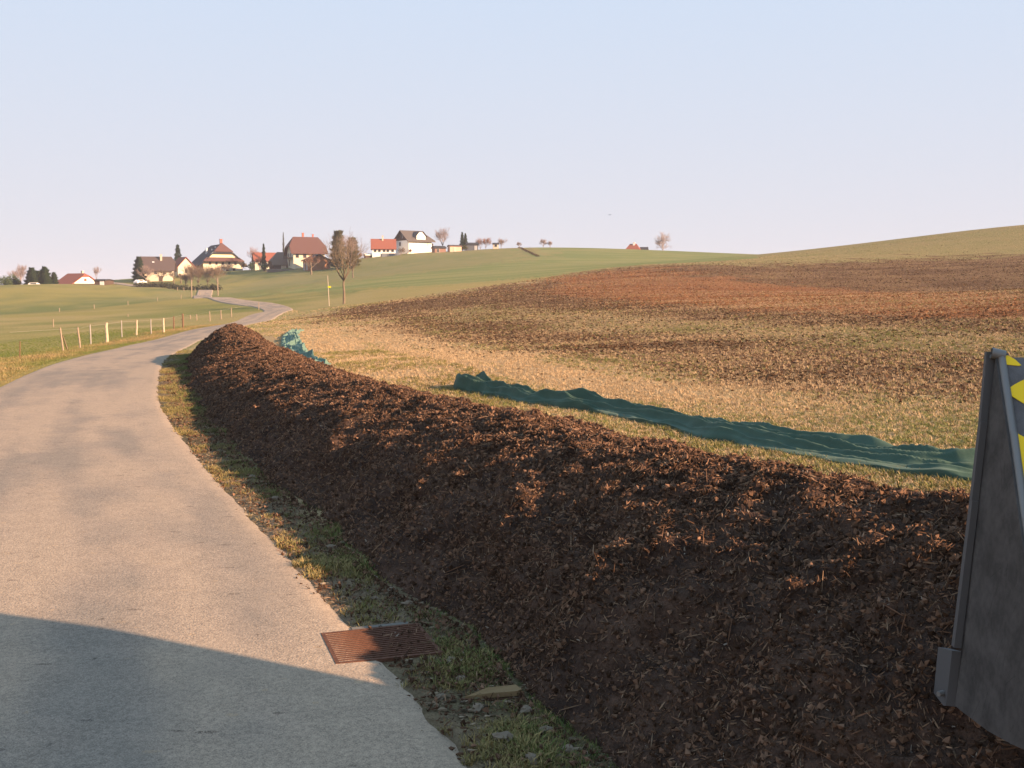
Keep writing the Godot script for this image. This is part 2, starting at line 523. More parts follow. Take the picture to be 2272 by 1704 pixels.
func build_lane() -> void:
	var m := ground_mat("asphalt", asphalt_tile(), relief(512, 31, .45, 2), .31, .12)
	m.albedo_color = lin(.70, .58, .445)
	var cols := 29
	var v := PackedVector3Array()
	var c := PackedColorArray()
	var nn := PackedVector3Array()
	var ii := PackedInt32Array()
	for k in lane.size():
		var t := (lane[mini(k + 1, lane.size() - 1)] - lane[maxi(k - 1, 0)]).normalized()
		var side := Vector2(t.y, -t.x)
		var p := lane[k]
		var grow := 1.0 if p.y < 120.0 else 1.1
		for i in cols:
			var q := 2.0 * i / (cols - 1) - 1.0
			var half := LANE_HALF * grow
			if i == 0 or i == cols - 1: half += n_fine.get_noise_2d(p.x * .9 + q * 50.0, p.y * .9) * .05 + n_mid.get_noise_2d(p.x, p.y + q * 30.0) * .06
			var w := p + side * q * half
			var lift := .012 + .012 * (1.0 - q * q) + clampf((p.y - 60.0) * .001, 0, .12)
			if i == 0 or i == cols - 1: lift = -.035
			v.append(Vector3(w.x, ground(w.x, w.y) + lift, -w.y))
			nn.append(Vector3.UP)
			var streak := n_mid.get_noise_2d(q * 20.0 + 7.0, k * .4)
			var patch := n_mid.get_noise_2d(w.x * 2.2, w.y * 1.1) + n_fine.get_noise_2d(w.x * 1.6, w.y * .9) * .7 + n_fine.get_noise_2d(w.x * 6.0 + 30.0, w.y * 3.0) * .35
			var base := Color(.68, .64, .615).lerp(Color(.47, .475, .50), clampf(.25 + streak * .9 + patch * .9 + .45 * exp(-pow((q - .12) * 9.0, 2.0)) + .2 * exp(-pow((q + .55) * 6.0, 2.0)), 0, 1))
			base = base.lerp(Color(.74, .68, .62), clampf((absf(q) - .75) * 2.2 + patch * .3, 0, .7))
			c.append(base)
	for k in lane.size() - 1:
		for i in cols - 1:
			var o := k * cols + i
			ii.append_array(PackedInt32Array([o, o + cols, o + 1, o + 1, o + cols, o + cols + 1]))
	var a := []
	a.resize(Mesh.ARRAY_MAX)
	a[Mesh.ARRAY_VERTEX] = v; a[Mesh.ARRAY_NORMAL] = nn; a[Mesh.ARRAY_COLOR] = c; a[Mesh.ARRAY_INDEX] = ii
	var me := ArrayMesh.new()
	me.add_surface_from_arrays(Mesh.PRIMITIVE_TRIANGLES, a)
	var st := SurfaceTool.new()
	st.create_from(me, 0)
	st.generate_normals()
	tag(part("road", st.commit(), m, self), "narrow worn grey asphalt lane bending away between meadow and compost heap", "road", "", "structure")

# ---------------------------------------------------------------- the compost heap
var heap_v := PackedVector3Array()
var heap_n := PackedVector3Array()
var heap_rows := 0
const HEAP_COLS := 132

func heap_line() -> Array:
	var out := []
	var c := Curve3D.new()   # x, D, packed (half width, height) follow by parameter
	var pts := path_points(HEAP, .05)
	var D := -4.5
	var k := 0
	while k < pts.size() - 1:
		if pts[k].y >= D:
			var seg := 0
			while seg < HEAP.size() - 2 and HEAP[seg + 1][1] < pts[k].y: seg += 1
			var f: float = clampf((pts[k].y - HEAP[seg][1]) / (HEAP[seg + 1][1] - HEAP[seg][1]), 0, 1)
			var t := (pts[k + 1] - pts[k]).normalized()
			out.append([pts[k], Vector2(t.y, -t.x), lerpf(HEAP[seg][2], HEAP[seg + 1][2], f), lerpf(HEAP[seg][3], HEAP[seg + 1][3], f)])
			D = pts[k].y + (.25 if pts[k].y < 1.8 else maxf(.022, .008 + .0034 * pts[k].y))
		k += 1
	return out

func build_heap() -> void:
	var na := FastNoiseLite.new(); na.seed = 71; na.frequency = .75; na.fractal_octaves = 2
	var nb := FastNoiseLite.new(); nb.seed = 72; nb.frequency = 2.6; nb.fractal_octaves = 2
	var nc := FastNoiseLite.new(); nc.seed = 73; nc.frequency = 9.0; nc.fractal_octaves = 3
	var rows := heap_line()
	heap_rows = rows.size()
	heap_v.resize(heap_rows * HEAP_COLS)
	heap_n.resize(heap_rows * HEAP_COLS)
	var c := PackedColorArray()
	c.resize(heap_rows * HEAP_COLS)
	for r in heap_rows:
		var p: Vector2 = rows[r][0]
		var side: Vector2 = rows[r][1]
		var h: float = rows[r][3]
		var w: float = rows[r][2]
		var end := clampf((32.7 - p.y) / 3.4, 0.0, 1.0)
		end = pow(end, .75)
		h *= end
		w *= .25 + .75 * sqrt(end)
		h *= 1.0 + na.get_noise_2d(p.x * .8, p.y * .8 + 50.0) * .05
		for i in HEAP_COLS:
			var q := 2.14 * i / (HEAP_COLS - 1) - 1.07
			var wq := w * (1.0 + na.get_noise_2d(p.x + q * 2.0, p.y + 20.0) * .09)
			var pl := p + side * q * wq
			var aq := absf(q)
			var prof := 1.0 - pow(aq, 1.75) if aq < 1.0 else (1.0 - aq) * 1.2
			prof = lerpf(prof, 1.0 - aq, .2)
			var y := h * prof
			var fade := clampf((1.1 - aq) * 3.0, .15, 1.0)
			var pos := Vector3(pl.x, y, -pl.y)
			var rough := na.get_noise_3dv(pos) * .045 + nb.get_noise_3dv(pos) * .055 + nc.get_noise_3dv(pos) * .045
			rough += maxf(0.0, nb.get_noise_3dv(pos * 1.7 + Vector3(9, 0, 0)) - .12) * .08
			var slope := Vector3(side.x * signf(q), 1.25, -side.y * signf(q)).normalized()
			pos += slope * rough * fade
			pos.y += ground(pl.x, pl.y) - (0.05 if aq > 1.0 else 0.0)
			heap_v[r * HEAP_COLS + i] = pos
			var tone := nc.get_noise_3dv(pos * 1.6) * .9 + nb.get_noise_3dv(pos * .7) * .6
			c[r * HEAP_COLS + i] = Color(.40, .24, .165).lerp(Color(.14, .09, .068), clampf(.5 + tone, 0, 1))
	for r in heap_rows:
		for i in HEAP_COLS:
			var a := heap_v[r * HEAP_COLS + mini(i + 1, HEAP_COLS - 1)] - heap_v[r * HEAP_COLS + maxi(i - 1, 0)]
			var b := heap_v[mini(r + 1, heap_rows - 1) * HEAP_COLS + i] - heap_v[maxi(r - 1, 0) * HEAP_COLS + i]
			heap_n[r * HEAP_COLS + i] = a.cross(b).normalized()
	var ii := PackedInt32Array()
	for r in heap_rows - 1:
		for i in HEAP_COLS - 1:
			var o := r * HEAP_COLS + i
			ii.append_array(PackedInt32Array([o, o + HEAP_COLS, o + 1, o + 1, o + HEAP_COLS, o + HEAP_COLS + 1]))
	var a := []
	a.resize(Mesh.ARRAY_MAX)
	a[Mesh.ARRAY_VERTEX] = heap_v; a[Mesh.ARRAY_NORMAL] = heap_n; a[Mesh.ARRAY_COLOR] = c; a[Mesh.ARRAY_INDEX] = ii
	var me := ArrayMesh.new()
	me.add_surface_from_arrays(Mesh.PRIMITIVE_TRIANGLES, a)
	var m := ground_mat("compost", tile(512, 44, [[.05, .35], [.15, .35], [.4, .3]], .3, .7, Color(.3, .28, .28), Color(1, 1, 1), .5), relief(512, 46, .08, 4), 1.6, 1.6)
	m.albedo_color = lin(.34, .34, .34)
	var heap := thing("compost_heap", Vector3.ZERO, 0, "long dark brown compost windrow lying along the edge of the lane", "compost heap")
	part("mound", me, m, heap)
	scatter_compost(heap)

func fibre_mesh(bend: float, flat: float) -> ArrayMesh:   # one metre long, one metre thick; scaled per copy
	var st := begin()
	var ring := func(x: float, y: float, r: float) -> Array:
		return [Vector3(x, y + r * .5 * flat, 0), Vector3(x, y - r * .3 * flat, r * .5), Vector3(x, y - r * .3 * flat, -r * .5)]
	var rs := [ring.call(-.5, 0.0, .5), ring.call(0.0, bend, 1.0), ring.call(.5, 0.0, .35)]
	for k in 2:
		for i in 3:
			var j := (i + 1) % 3
			quad(st, rs[k][i], rs[k + 1][i], rs[k + 1][j], rs[k][j])
	return done(st)

func crumb_mesh(s: int) -> ArrayMesh:
	var r := RandomNumberGenerator.new()
	r.seed = s
	var p := []
	for d in [Vector3.UP, Vector3.DOWN, Vector3.LEFT, Vector3.RIGHT, Vector3.FORWARD, Vector3.BACK]:
		p.append(d * r.randf_range(.3, .62) + Vector3(r.randf_range(-.15, .15), r.randf_range(-.15, .15), r.randf_range(-.15, .15)))
	var st := begin()
	for f in [[0, 3, 4], [0, 4, 2], [0, 2, 5], [0, 5, 3], [1, 4, 3], [1, 2, 4], [1, 5, 2], [1, 3, 5]]: tri(st, p[f[0]], p[f[1]], p[f[2]])
	return done(st)

func scatter_compost(heap: Node3D) -> void:
	var m := vmat("compost_bits", 1.0, .95)
	m.metallic_specular = .08
	var kinds := [[fibre_mesh(.15, 1.0), 130000, 0], [fibre_mesh(-1.2, .25), 70000, 1], [crumb_mesh(4), 80000, 2]]
	for kd in kinds:
		var buf := PackedFloat32Array()
		for n in kd[1]:
			var fr := rng.randf() * (heap_rows - 30) + 12.0
			var fi := rng.randf() * (HEAP_COLS * .78)
			var o := int(fr) * HEAP_COLS + int(fi)
			var f := rng.randf()
			var p := heap_v[o].lerp(heap_v[o + 1], f).lerp(heap_v[o + HEAP_COLS], rng.randf())
			var nn := heap_n[o]
			var D := -p.z
			if D < 2.0: continue
			var d := (nn * rng.randf_range(-.1, .5) + Vector3(rng.randfn(), rng.randfn(), rng.randfn())).normalized()
			if kd[2] < 2: d = (d - nn * d.dot(nn) * .65).normalized()
			var u := nn.cross(d).normalized()
			var g := 1.0 + D * .03
			var b: Basis
			var v := pow(rng.randf(), 2.0)
			var tone := .35 + 1.5 * pow(rng.randf(), 1.6)
			var col := Color(.118, .068, .043) * tone
			if kd[2] == 0:
				var l := rng.randf_range(.012, .038) + (rng.randf() * .09 if rng.randf() < .05 else 0.0)
				var th := rng.randf_range(.0025, .006) * g
				b = Basis(d * l * g, d.cross(u) * th, u * th)
				if rng.randf() < .16: col = Color(.25, .165, .105) * rng.randf_range(.6, 1.2)
			elif kd[2] == 1:
				var l2 := rng.randf_range(.014, .035) * g
				b = Basis(d * l2, d.cross(u) * .012 * g, u * rng.randf_range(.004, .010) * g)
				if rng.randf() < .03: col = Color(.3, .25, .2)
			else:
				var s := (.006 + .022 * v) * g
				b = Basis(d * s * rng.randf_range(.7, 1.5), d.cross(u) * s, u * s)
			if n % 22 == 0 and D < 26.0:
				var e0 := int(fr) * HEAP_COLS
				var outw := (heap_v[e0] - heap_v[e0 + 12])
				outw.y = 0.0
				p = heap_v[e0 + 3] + outw.normalized() * pow(rng.randf(), 2.2) * .45
				p.y = ground(p.x, -p.z) + .012
				nn = Vector3.UP
			put(buf, b, p + nn * rng.randf_range(-.002, .012), col)
		var names := ["fibres", "flakes", "crumbs"]
		multi(names[kd[2]], kd[0], m, buf, heap)

func _ready() -> void:
	rng.seed = 20240
	for a in [[n_big, 11, .012, 2], [n_mid, 12, .11, 3], [n_fine, 13, .75, 3]]:
		a[0].seed = a[1]; a[0].frequency = a[2]; a[0].fractal_octaves = a[3]; a[0].noise_type = FastNoiseLite.TYPE_SIMPLEX_SMOOTH
	# camera
	var cam := Camera3D.new()
	cam.name = "camera"
	add_child(cam)
	cam.position = Vector3(0, EYE, 0)
	cam.rotation.x = -PITCH
	cam.fov = rad_to_deg(2.0 * atan(852.0 / FOCAL))
	cam.near = 0.05
	cam.far = 4000.0
	cam.current = true
	# sky and air
	var env := Environment.new()
	var sm := ProceduralSkyMaterial.new()
	sm.sky_top_color = lin(.47, .71, 1.0)
	sm.sky_horizon_color = lin(.80, .765, .80)
	sm.sky_curve = .27
	sm.ground_horizon_color = lin(.5, .47, .45)
	sm.ground_bottom_color = lin(.2, .17, .13)
	sm.sun_angle_max = 20.0
	var sky := Sky.new()
	sm.energy_multiplier = .368
	sky.sky_material = sm
	env.sky = sky
	env.background_mode = Environment.BG_SKY
	env.tonemap_mode = Environment.TONE_MAPPER_LINEAR
	env.tonemap_exposure = 2.76
	env.fog_enabled = true
	env.fog_density = 0.00022
	env.fog_light_color = Color(.86, .85, .9)
	env.sdfgi_enabled = true
	env.ssao_enabled = true
	env.ssil_enabled = true
	var we := WorldEnvironment.new()
	we.name = "environment"
	we.environment = env
	add_child(we)
	# low sun from the right, a little behind the viewer
	var sun := DirectionalLight3D.new()
	sun.name = "sun"
	add_child(sun)
	var el := deg_to_rad(20.0)
	sun.look_at_from_position(Vector3(.9 * cos(el), sin(el), .44 * cos(el)) * 50.0, Vector3.ZERO)
	sun.light_energy = 1.6
	sun.light_color = lin(1.0, .66, .42)
	sun.light_angular_distance = 0.53
	sun.shadow_enabled = true
	# setting
	solve_ground()
	make_lane()
	make_zones()
	build_ground()
	build_lane()
	build_heap()
	build_things()

func build_things() -> void:
	machine_guard()
	drain_grate()
	tarps()
	fences()
	village()
	trees()
	scatter_field()
	scatter_grass()
	small_things()

# ---------------------------------------------------------------- the machine at the right edge
func on_plane(px: float, py: float, p0: Vector3, nn: Vector3) -> Vector3:
	var r := ray(px, py)
	var o := Vector3(0, EYE, 0)
	return o + r * ((p0 - o).dot(nn) / r.dot(nn))

func machine_guard() -> void:
	var steel := mat("worn_black_steel", .062, .058, .056, .68, .0)
	steel.albedo_texture = tile(512, 91, [[.01, .45], [.05, .3], [.3, .25]], .3, .72, Color(.45, .45, .46), Color(1, 1, 1), .2)
	steel.albedo_color = lin(.085, .078, .073)
	var im: Image = (steel.albedo_texture as ImageTexture).get_image()
	im.clear_mipmaps()
	var sr := RandomNumberGenerator.new()
	sr.seed = 15
	for n in 160:
		var q0 := Vector2(sr.randf(), sr.randf()) * 512.0
		var dir := Vector2.from_angle(sr.randfn() * .5 + 1.4)
		var tone := Color(1, .97, .92) if sr.randf() < .6 else Color(.3, .3, .3)
		for k in sr.randi_range(6, 60):
			var pp := q0 + dir * k
			var ix := posmod(int(pp.x), 512)
			var iy := posmod(int(pp.y), 512)
			im.set_pixel(ix, iy, im.get_pixel(ix, iy).lerp(tone, sr.randf_range(.2, .8)))
	for n in 14:
		var q1 := Vector2(sr.randf(), sr.randf()) * 512.0
		for k in 900:
			var pp := q1 + Vector2(sr.randfn() * 26.0, sr.randfn() * 40.0)
			var ix := posmod(int(pp.x), 512)
			var iy := posmod(int(pp.y), 512)
			im.set_pixel(ix, iy, im.get_pixel(ix, iy).lerp(Color(1, .93, .84), .35))
	steel.albedo_texture = ImageTexture.create_from_image(im)
	steel.uv1_triplanar = true
	steel.uv1_scale = Vector3.ONE * 1.3
	steel.metallic_specular = .3
	var edge := mat("bare_steel_edge", .2, .19, .18, .5, .3)
	var rubber := mat("black_rubber", .018, .018, .019, .8)
	var yellow := mat("yellow_reflective_film", .95, .62, .02, .45)
	var t := thing("machine_guard", Vector3.ZERO, 0, "black steel machine guard with torn yellow hazard film standing over the compost", "machine")
	var A := at_px(2219, 793, 2.84)
	var B := at_px(2120, 1574, 2.84)
	var C := at_px(2255, 1652, 2.42)
	var n1 := (B - A).cross(C - A).normalized()
	if n1.z < 0.0: n1 = -n1
	var poly := []
	for p in [[2219, 793], [2245, 960], [2272, 1150], [2296, 1320], [2312, 1460], [2318, 1600], [2290, 1668], [2255, 1652], [2202, 1623], [2143, 1579], [2128, 1566], [2148, 1432], [2180, 1112], [2200, 938]]: poly.append(on_plane(p[0], p[1], A, n1))
	var st := begin()
	prism(st, [poly[0], poly[13], poly[12], poly[11], poly[10], poly[9], poly[8], poly[7], poly[6], poly[5], poly[4], poly[3], poly[2], poly[1]], -n1 * .012)
	part("side_panel", done(st), steel, t)
	# rolled rim along the left edge: flange, dark rubber seal and its foot
	var rim := [[2209, 784], [2195, 938], [2175, 1112], [2135, 1432]]
	var f := begin()
	var g := begin()
	for k in 3:
		var a := on_plane(rim[k][0], rim[k][1], A, n1)
		var b := on_plane(rim[k + 1][0], rim[k + 1][1], A, n1)
		var dn := (b - a).normalized()
		var u := dn.cross(n1).normalized()
		if u.x > 0.0: u = -u
		var xf := Transform3D(Basis(u, dn, n1), a)
		box(f, Vector3(.0, -.002, -.03), Vector3(.016 + .004 * k, (b - a).length() + .002, .03), xf)
		box(g, Vector3(-.017, 0, -.01), Vector3(-.002, (b - a).length(), .02), xf)
	part("rim", done(f), edge_dark(), t)
	part("rubber_seal", done(g), rubber, t)
	var ft := begin()
	var fp := []
	for p in [[2104, 1438], [2136, 1446], [2122, 1568], [2116, 1568], [2094, 1540]]: fp.append(on_plane(p[0], p[1], A + n1 * .03, n1))
	prism(ft, [fp[4], fp[3], fp[2], fp[1], fp[0]], -n1 * .03)
	part("foot", done(ft), edge_dark(), t)
	var bolt := begin()
	var bp := on_plane(2094, 1537, A, n1)
	tube(bolt, bp, bp + Vector3(-.02, 0, .01), .008, .008, 6, true)
	part("bolt", done(bolt), edge, t)
	for p in [[2196, 1000], [2178, 1200], [2157, 1400], [2150, 1520]]:
		var bs := begin()
		var b0 := on_plane(p[0], p[1], A, n1)
		tube(bs, b0, b0 + n1 * .009, .009, .008, 6, true)
		part("bolt", done(bs), edge_dark(), t)
	# ridge between the two faces
	var r := begin()
	var rp := []
	for k in 6: rp.append(poly[k] + n1 * .004)
	for k in 5: tube(r, rp[k], rp[k + 1], .011, .011, 8)
	tube(r, rp[0] + Vector3(-.025, .012, -.01), rp[0] + Vector3(.01, .006, .0), .016, .013, 8, true)
	part("ridge", done(r), edge, t)
	# face turned to the sun, going back to the right
	var back := Vector3(.97, 0, .10)
	var n2: Vector3 = (poly[2] - poly[0]).cross(back).normalized()
	if n2.z < 0.0: n2 = -n2
	var face := begin()
	var q := [poly[0], poly[2], poly[4], poly[4] + back * .62 + Vector3(0, .1, 0), poly[0] + back * .7]
	prism(face, q, -n2 * .012)
	var grey: StandardMaterial3D = steel.duplicate()
	grey.resource_name = "scuffed_grey_paint"
	grey.albedo_color = lin(.17, .155, .15)
	part("striped_panel", done(face), grey, t)
	for pl in [[[2224, 790], [2236, 788.5], [2252, 797], [2266, 810], [2262, 811.5], [2228, 808]], [[2234, 872], [2238, 862], [2246, 856], [2258, 849], [2266, 845], [2290, 834], [2340, 850], [2340, 935], [2272, 895]], [[2251, 958], [2330, 1000], [2330, 1100], [2272, 1063]]]:
		var s := begin()
		var pts := []
		for p in pl: pts.append(on_plane(p[0], p[1], poly[0] + n2 * .004, n2))
		pts.reverse()
		prism(s, pts, -n2 * .002)
		part("hazard_film", done(s), yellow, t)
	# the rest of the machine, beyond the picture's edge
	var top := poly[0] as Vector3
	var bo := begin()
	prism(bo, [Vector3(2.2, .95, -3.06), Vector3(3.0, .95, -2.76), Vector3(3.0, .95, -1.5), Vector3(2.2, .95, -1.5)], Vector3(0, 1.15, 0))
	box(bo, Vector3(1.95, 1.15, -2.84), Vector3(2.25, 1.3, -2.7))
	part("body", done(bo), steel, t)
	for p in [[2.35, -1.7], [2.9, -1.7], [2.9, -2.95]]:
		var lg := begin()
		box(lg, Vector3(p[0] - .05, ground(p[0], -p[1]) - .05, p[1] - .05), Vector3(p[0] + .05, 1.3, p[1] + .05))
		part("support_leg", done(lg), steel, t)

func edge_dark() -> StandardMaterial3D: return mat("scuffed_grey_steel", .10, .096, .095, .65, .1)

func drain_grate() -> void:
	var c := []
	for p in [[724, 1415], [922, 1394], [970, 1452], [754, 1475]]: c.append(hit(p[0], p[1]) + Vector3(0, .019, 0))
	var o: Vector3 = (c[0] + c[1] + c[2] + c[3]) / 4.0
	var t := thing("drain_grate", o, 0, "rusty slotted iron drain grate set in the edge of the asphalt", "drain grate")
	var rust := mat("rusty_iron", .15, .072, .045, .9, .1)
	rust.albedo_texture = tile(256, 93, [[.03, .5], [.2, .5]], .3, .7, Color(.55, .5, .48), Color(1, 1, 1), .3)
	rust.uv1_triplanar = true
	rust.uv1_scale = Vector3.ONE * 4.0
	var pit := mat("dark_sump", .02, .018, .016, .95)
	var concrete := mat("old_concrete", .15, .135, .115, .95)
	var n := 15
	var l := func(u: float, v: float) -> Vector3: return (c[0] as Vector3).lerp(c[1], u).lerp((c[3] as Vector3).lerp(c[2], u), v) - o
	var fl := begin()
	quad(fl, l.call(-.02, -.02) - Vector3(0, .03, 0), l.call(1.02, -.02) - Vector3(0, .03, 0), l.call(1.02, 1.02) - Vector3(0, .03, 0), l.call(-.02, 1.02) - Vector3(0, .03, 0))
	part("sump", done(fl), pit, t)
	var fr := begin()
	for e in [[-.05, -.07, 1.05, -.02], [-.05, 1.02, 1.05, 1.07], [-.05, -.02, -.01, 1.02], [1.01, -.02, 1.05, 1.02]]:
		prism(fr, [l.call(e[0], e[1]), l.call(e[2], e[1]), l.call(e[2], e[3]), l.call(e[0], e[3])], Vector3(0, -.06, 0))
	part("frame", done(fr), rust, t)
	var co := begin()
	for e in [[.3, -.16, .95, -.075]]:
		prism(co, [l.call(e[0], e[1]), l.call(e[2], e[1]), l.call(e[2], e[3]), l.call(e[0], e[3])], Vector3(0, -.06, 0))
	part("kerb_block", done(co), concrete, t)
	for k in n:
		var v0 := (k + .28) / n
		var v1 := (k + .72) / n
		var b := begin()
		prism(b, [l.call(-.01, v0), l.call(1.01, v0), l.call(1.01, v1), l.call(-.01, v1)], Vector3(0, -.025, 0))
		part("bar", done(b), rust, t)

# ---------------------------------------------------------------- green fleece left lying beside the heap
func cloth(called: String, label: String, axis: Array, seed_: int, rough: float, m: StandardMaterial3D, side: float) -> void:   # axis rows: pixel of the near edge on the ground, width and height in metres
	m.normal_enabled = true
	m.normal_texture = relief(512, 77, .018, 3)
	m.normal_scale = .35
	m.albedo_texture = tile(256, 78, [[.02, .5], [.4, .5]], .3, .7, Color(.72, .72, .72), Color(1, 1, 1), .25)
	m.uv1_triplanar = true
	m.uv1_scale = Vector3.ONE * .9
	m.rim_enabled = true
	m.rim = .3
	m.rim_tint = .6
	var nz := FastNoiseLite.new(); nz.seed = seed_; nz.frequency = 1.0; nz.fractal_octaves = 2
	var near_ := []
	var far_ := []
	for r in axis:
		near_.append(hit(r[0] * K, r[1] * K))
	for i in axis.size():
		var dir: Vector3 = near_[mini(i + 1, axis.size() - 1)] - near_[maxi(i - 1, 0)]
		far_.append(near_[i] + Vector3(dir.z, 0, -dir.x).normalized() * side * axis[i][2])
	var cn := Curve3D.new(); var cf := Curve3D.new(); var ch := Curve2D.new()
	for i in axis.size():
		cn.add_point(near_[i]); cf.add_point(far_[i])
	var rows := 420
	var cols := 96
	var v := PackedVector3Array()
	var total := 0.0
	for i in axis.size() - 1: total += (near_[i + 1] - near_[i]).length()
	for r in rows:
		var f := float(r) / (rows - 1) * (axis.size() - 1)
		var k := mini(int(f), axis.size() - 2)
		f -= k
		var e := [maxi(k - 1, 0), k, k + 1, mini(k + 2, axis.size() - 1)]
		var a: Vector3 = (near_[e[1]] as Vector3).cubic_interpolate(near_[e[2]], near_[e[0]], near_[e[3]], f)
		var b: Vector3 = (far_[e[1]] as Vector3).cubic_interpolate(far_[e[2]], far_[e[0]], far_[e[3]], f)
		var h: float = lerpf(axis[e[1]][3], axis[e[2]][3], f) * 1.12
		var s := float(r) / (rows - 1) * total
		var endf := minf(1.0, minf(r, rows - 1 - r) / 5.0)
		var twist := nz.get_noise_2d(s * .22, 3.0) * 1.4
		for i in cols:
			var q := float(i) / (cols - 1)
			var arch := pow(maxf(1.0 - pow(absf(2.0 * q - 1.0), 5.0), 0.0), .5)
			var fold := 0.0
			for w in [[1.3, .28, .55, 5.0], [2.3, -.21, .42, 9.0], [3.6, .33, .2, 14.0]]:
				var ph: float = q * w[0] + s * w[1] * .28 + twist * .35 + nz.get_noise_2d(s * .16 + w[3], q * .8) * .5 * (1.0 + rough)
				var x: float = ph - floorf(ph)
				var ridge := 1.0 - absf(2.0 * x - 1.0)
				fold += w[2] * (pow(ridge, 2.2 + w[0] * .9) - .3)
			var y := h * arch * clampf(.5 + fold * 1.05 + nz.get_noise_2d(s * (.5 + rough * 2.5), q * 3.0 + 7.0) * rough, .2, 1.5) * endf
			y *= .85 + .3 * q
			var p := a.lerp(b, lerpf(q, .5, .08 * (1.0 - arch)) )
			var out := (b - a).normalized()
			p += out * (nz.get_noise_2d(s * 1.2, 31.0 if q < .5 else 44.0) * .09 * absf(2.0 * q - 1.0))
			p += out * fold * .03
			p.y = ground(p.x, -p.z) + y - (.04 if i == 0 or i == cols - 1 else -.012)
			v.append(p)
	var ii := PackedInt32Array()
	for r in rows - 1:
		for i in cols - 1:
			var o := r * cols + i
			ii.append_array(PackedInt32Array([o, o + cols, o + 1, o + 1, o + cols, o + cols + 1]))
	var ar := []
	ar.resize(Mesh.ARRAY_MAX)
	ar[Mesh.ARRAY_VERTEX] = v; ar[Mesh.ARRAY_INDEX] = ii
	var me := ArrayMesh.new()
	me.add_surface_from_arrays(Mesh.PRIMITIVE_TRIANGLES, ar)
	var st := SurfaceTool.new()
	st.create_from(me, 0)
	st.generate_normals()
	tag(part(called, st.commit(), m, self), label, "fleece sheet", "green covers lying beside the heap")

func tarps() -> void:
	cloth("compost_fleece", "long dark green fleece lying in folds on the stubble near the machine",
		[[976, 838, .5, .36], [1000, 846, .5, .33], [1035, 852, .48, .25], [1075, 860, .5, .30], [1120, 869, .42, .2], [1170, 877, .5, .23], [1260, 890, .55, .2], [1340, 906, .6, .18], [1430, 926, .68, .18], [1520, 948, .75, .19], [1620, 968, .8, .18], [1750, 992, .88, .17], [1900, 1020, .95, .17], [2050, 1042, 1.0, .17], [2230, 1055, 1.0, .17], [2420, 1075, 1.0, .16]], 5, .25, mat("green_fleece", .062, .108, .076, .85), 1.0)
	cloth("compost_fleece", "shorter pale green compost fleece crumpled beside the far end of the heap",
		[[632, 716, .55, .13], [618, 722, .6, .17], [610, 732, .7, .2], [608, 745, .7, .2], [611, 758, .7, .2], [620, 771, .7, .18], [640, 782, .6, .15], [668, 792, .5, .12]], 9, .2, mat("pale_green_fleece", .13, .215, .165, .85), 1.0)

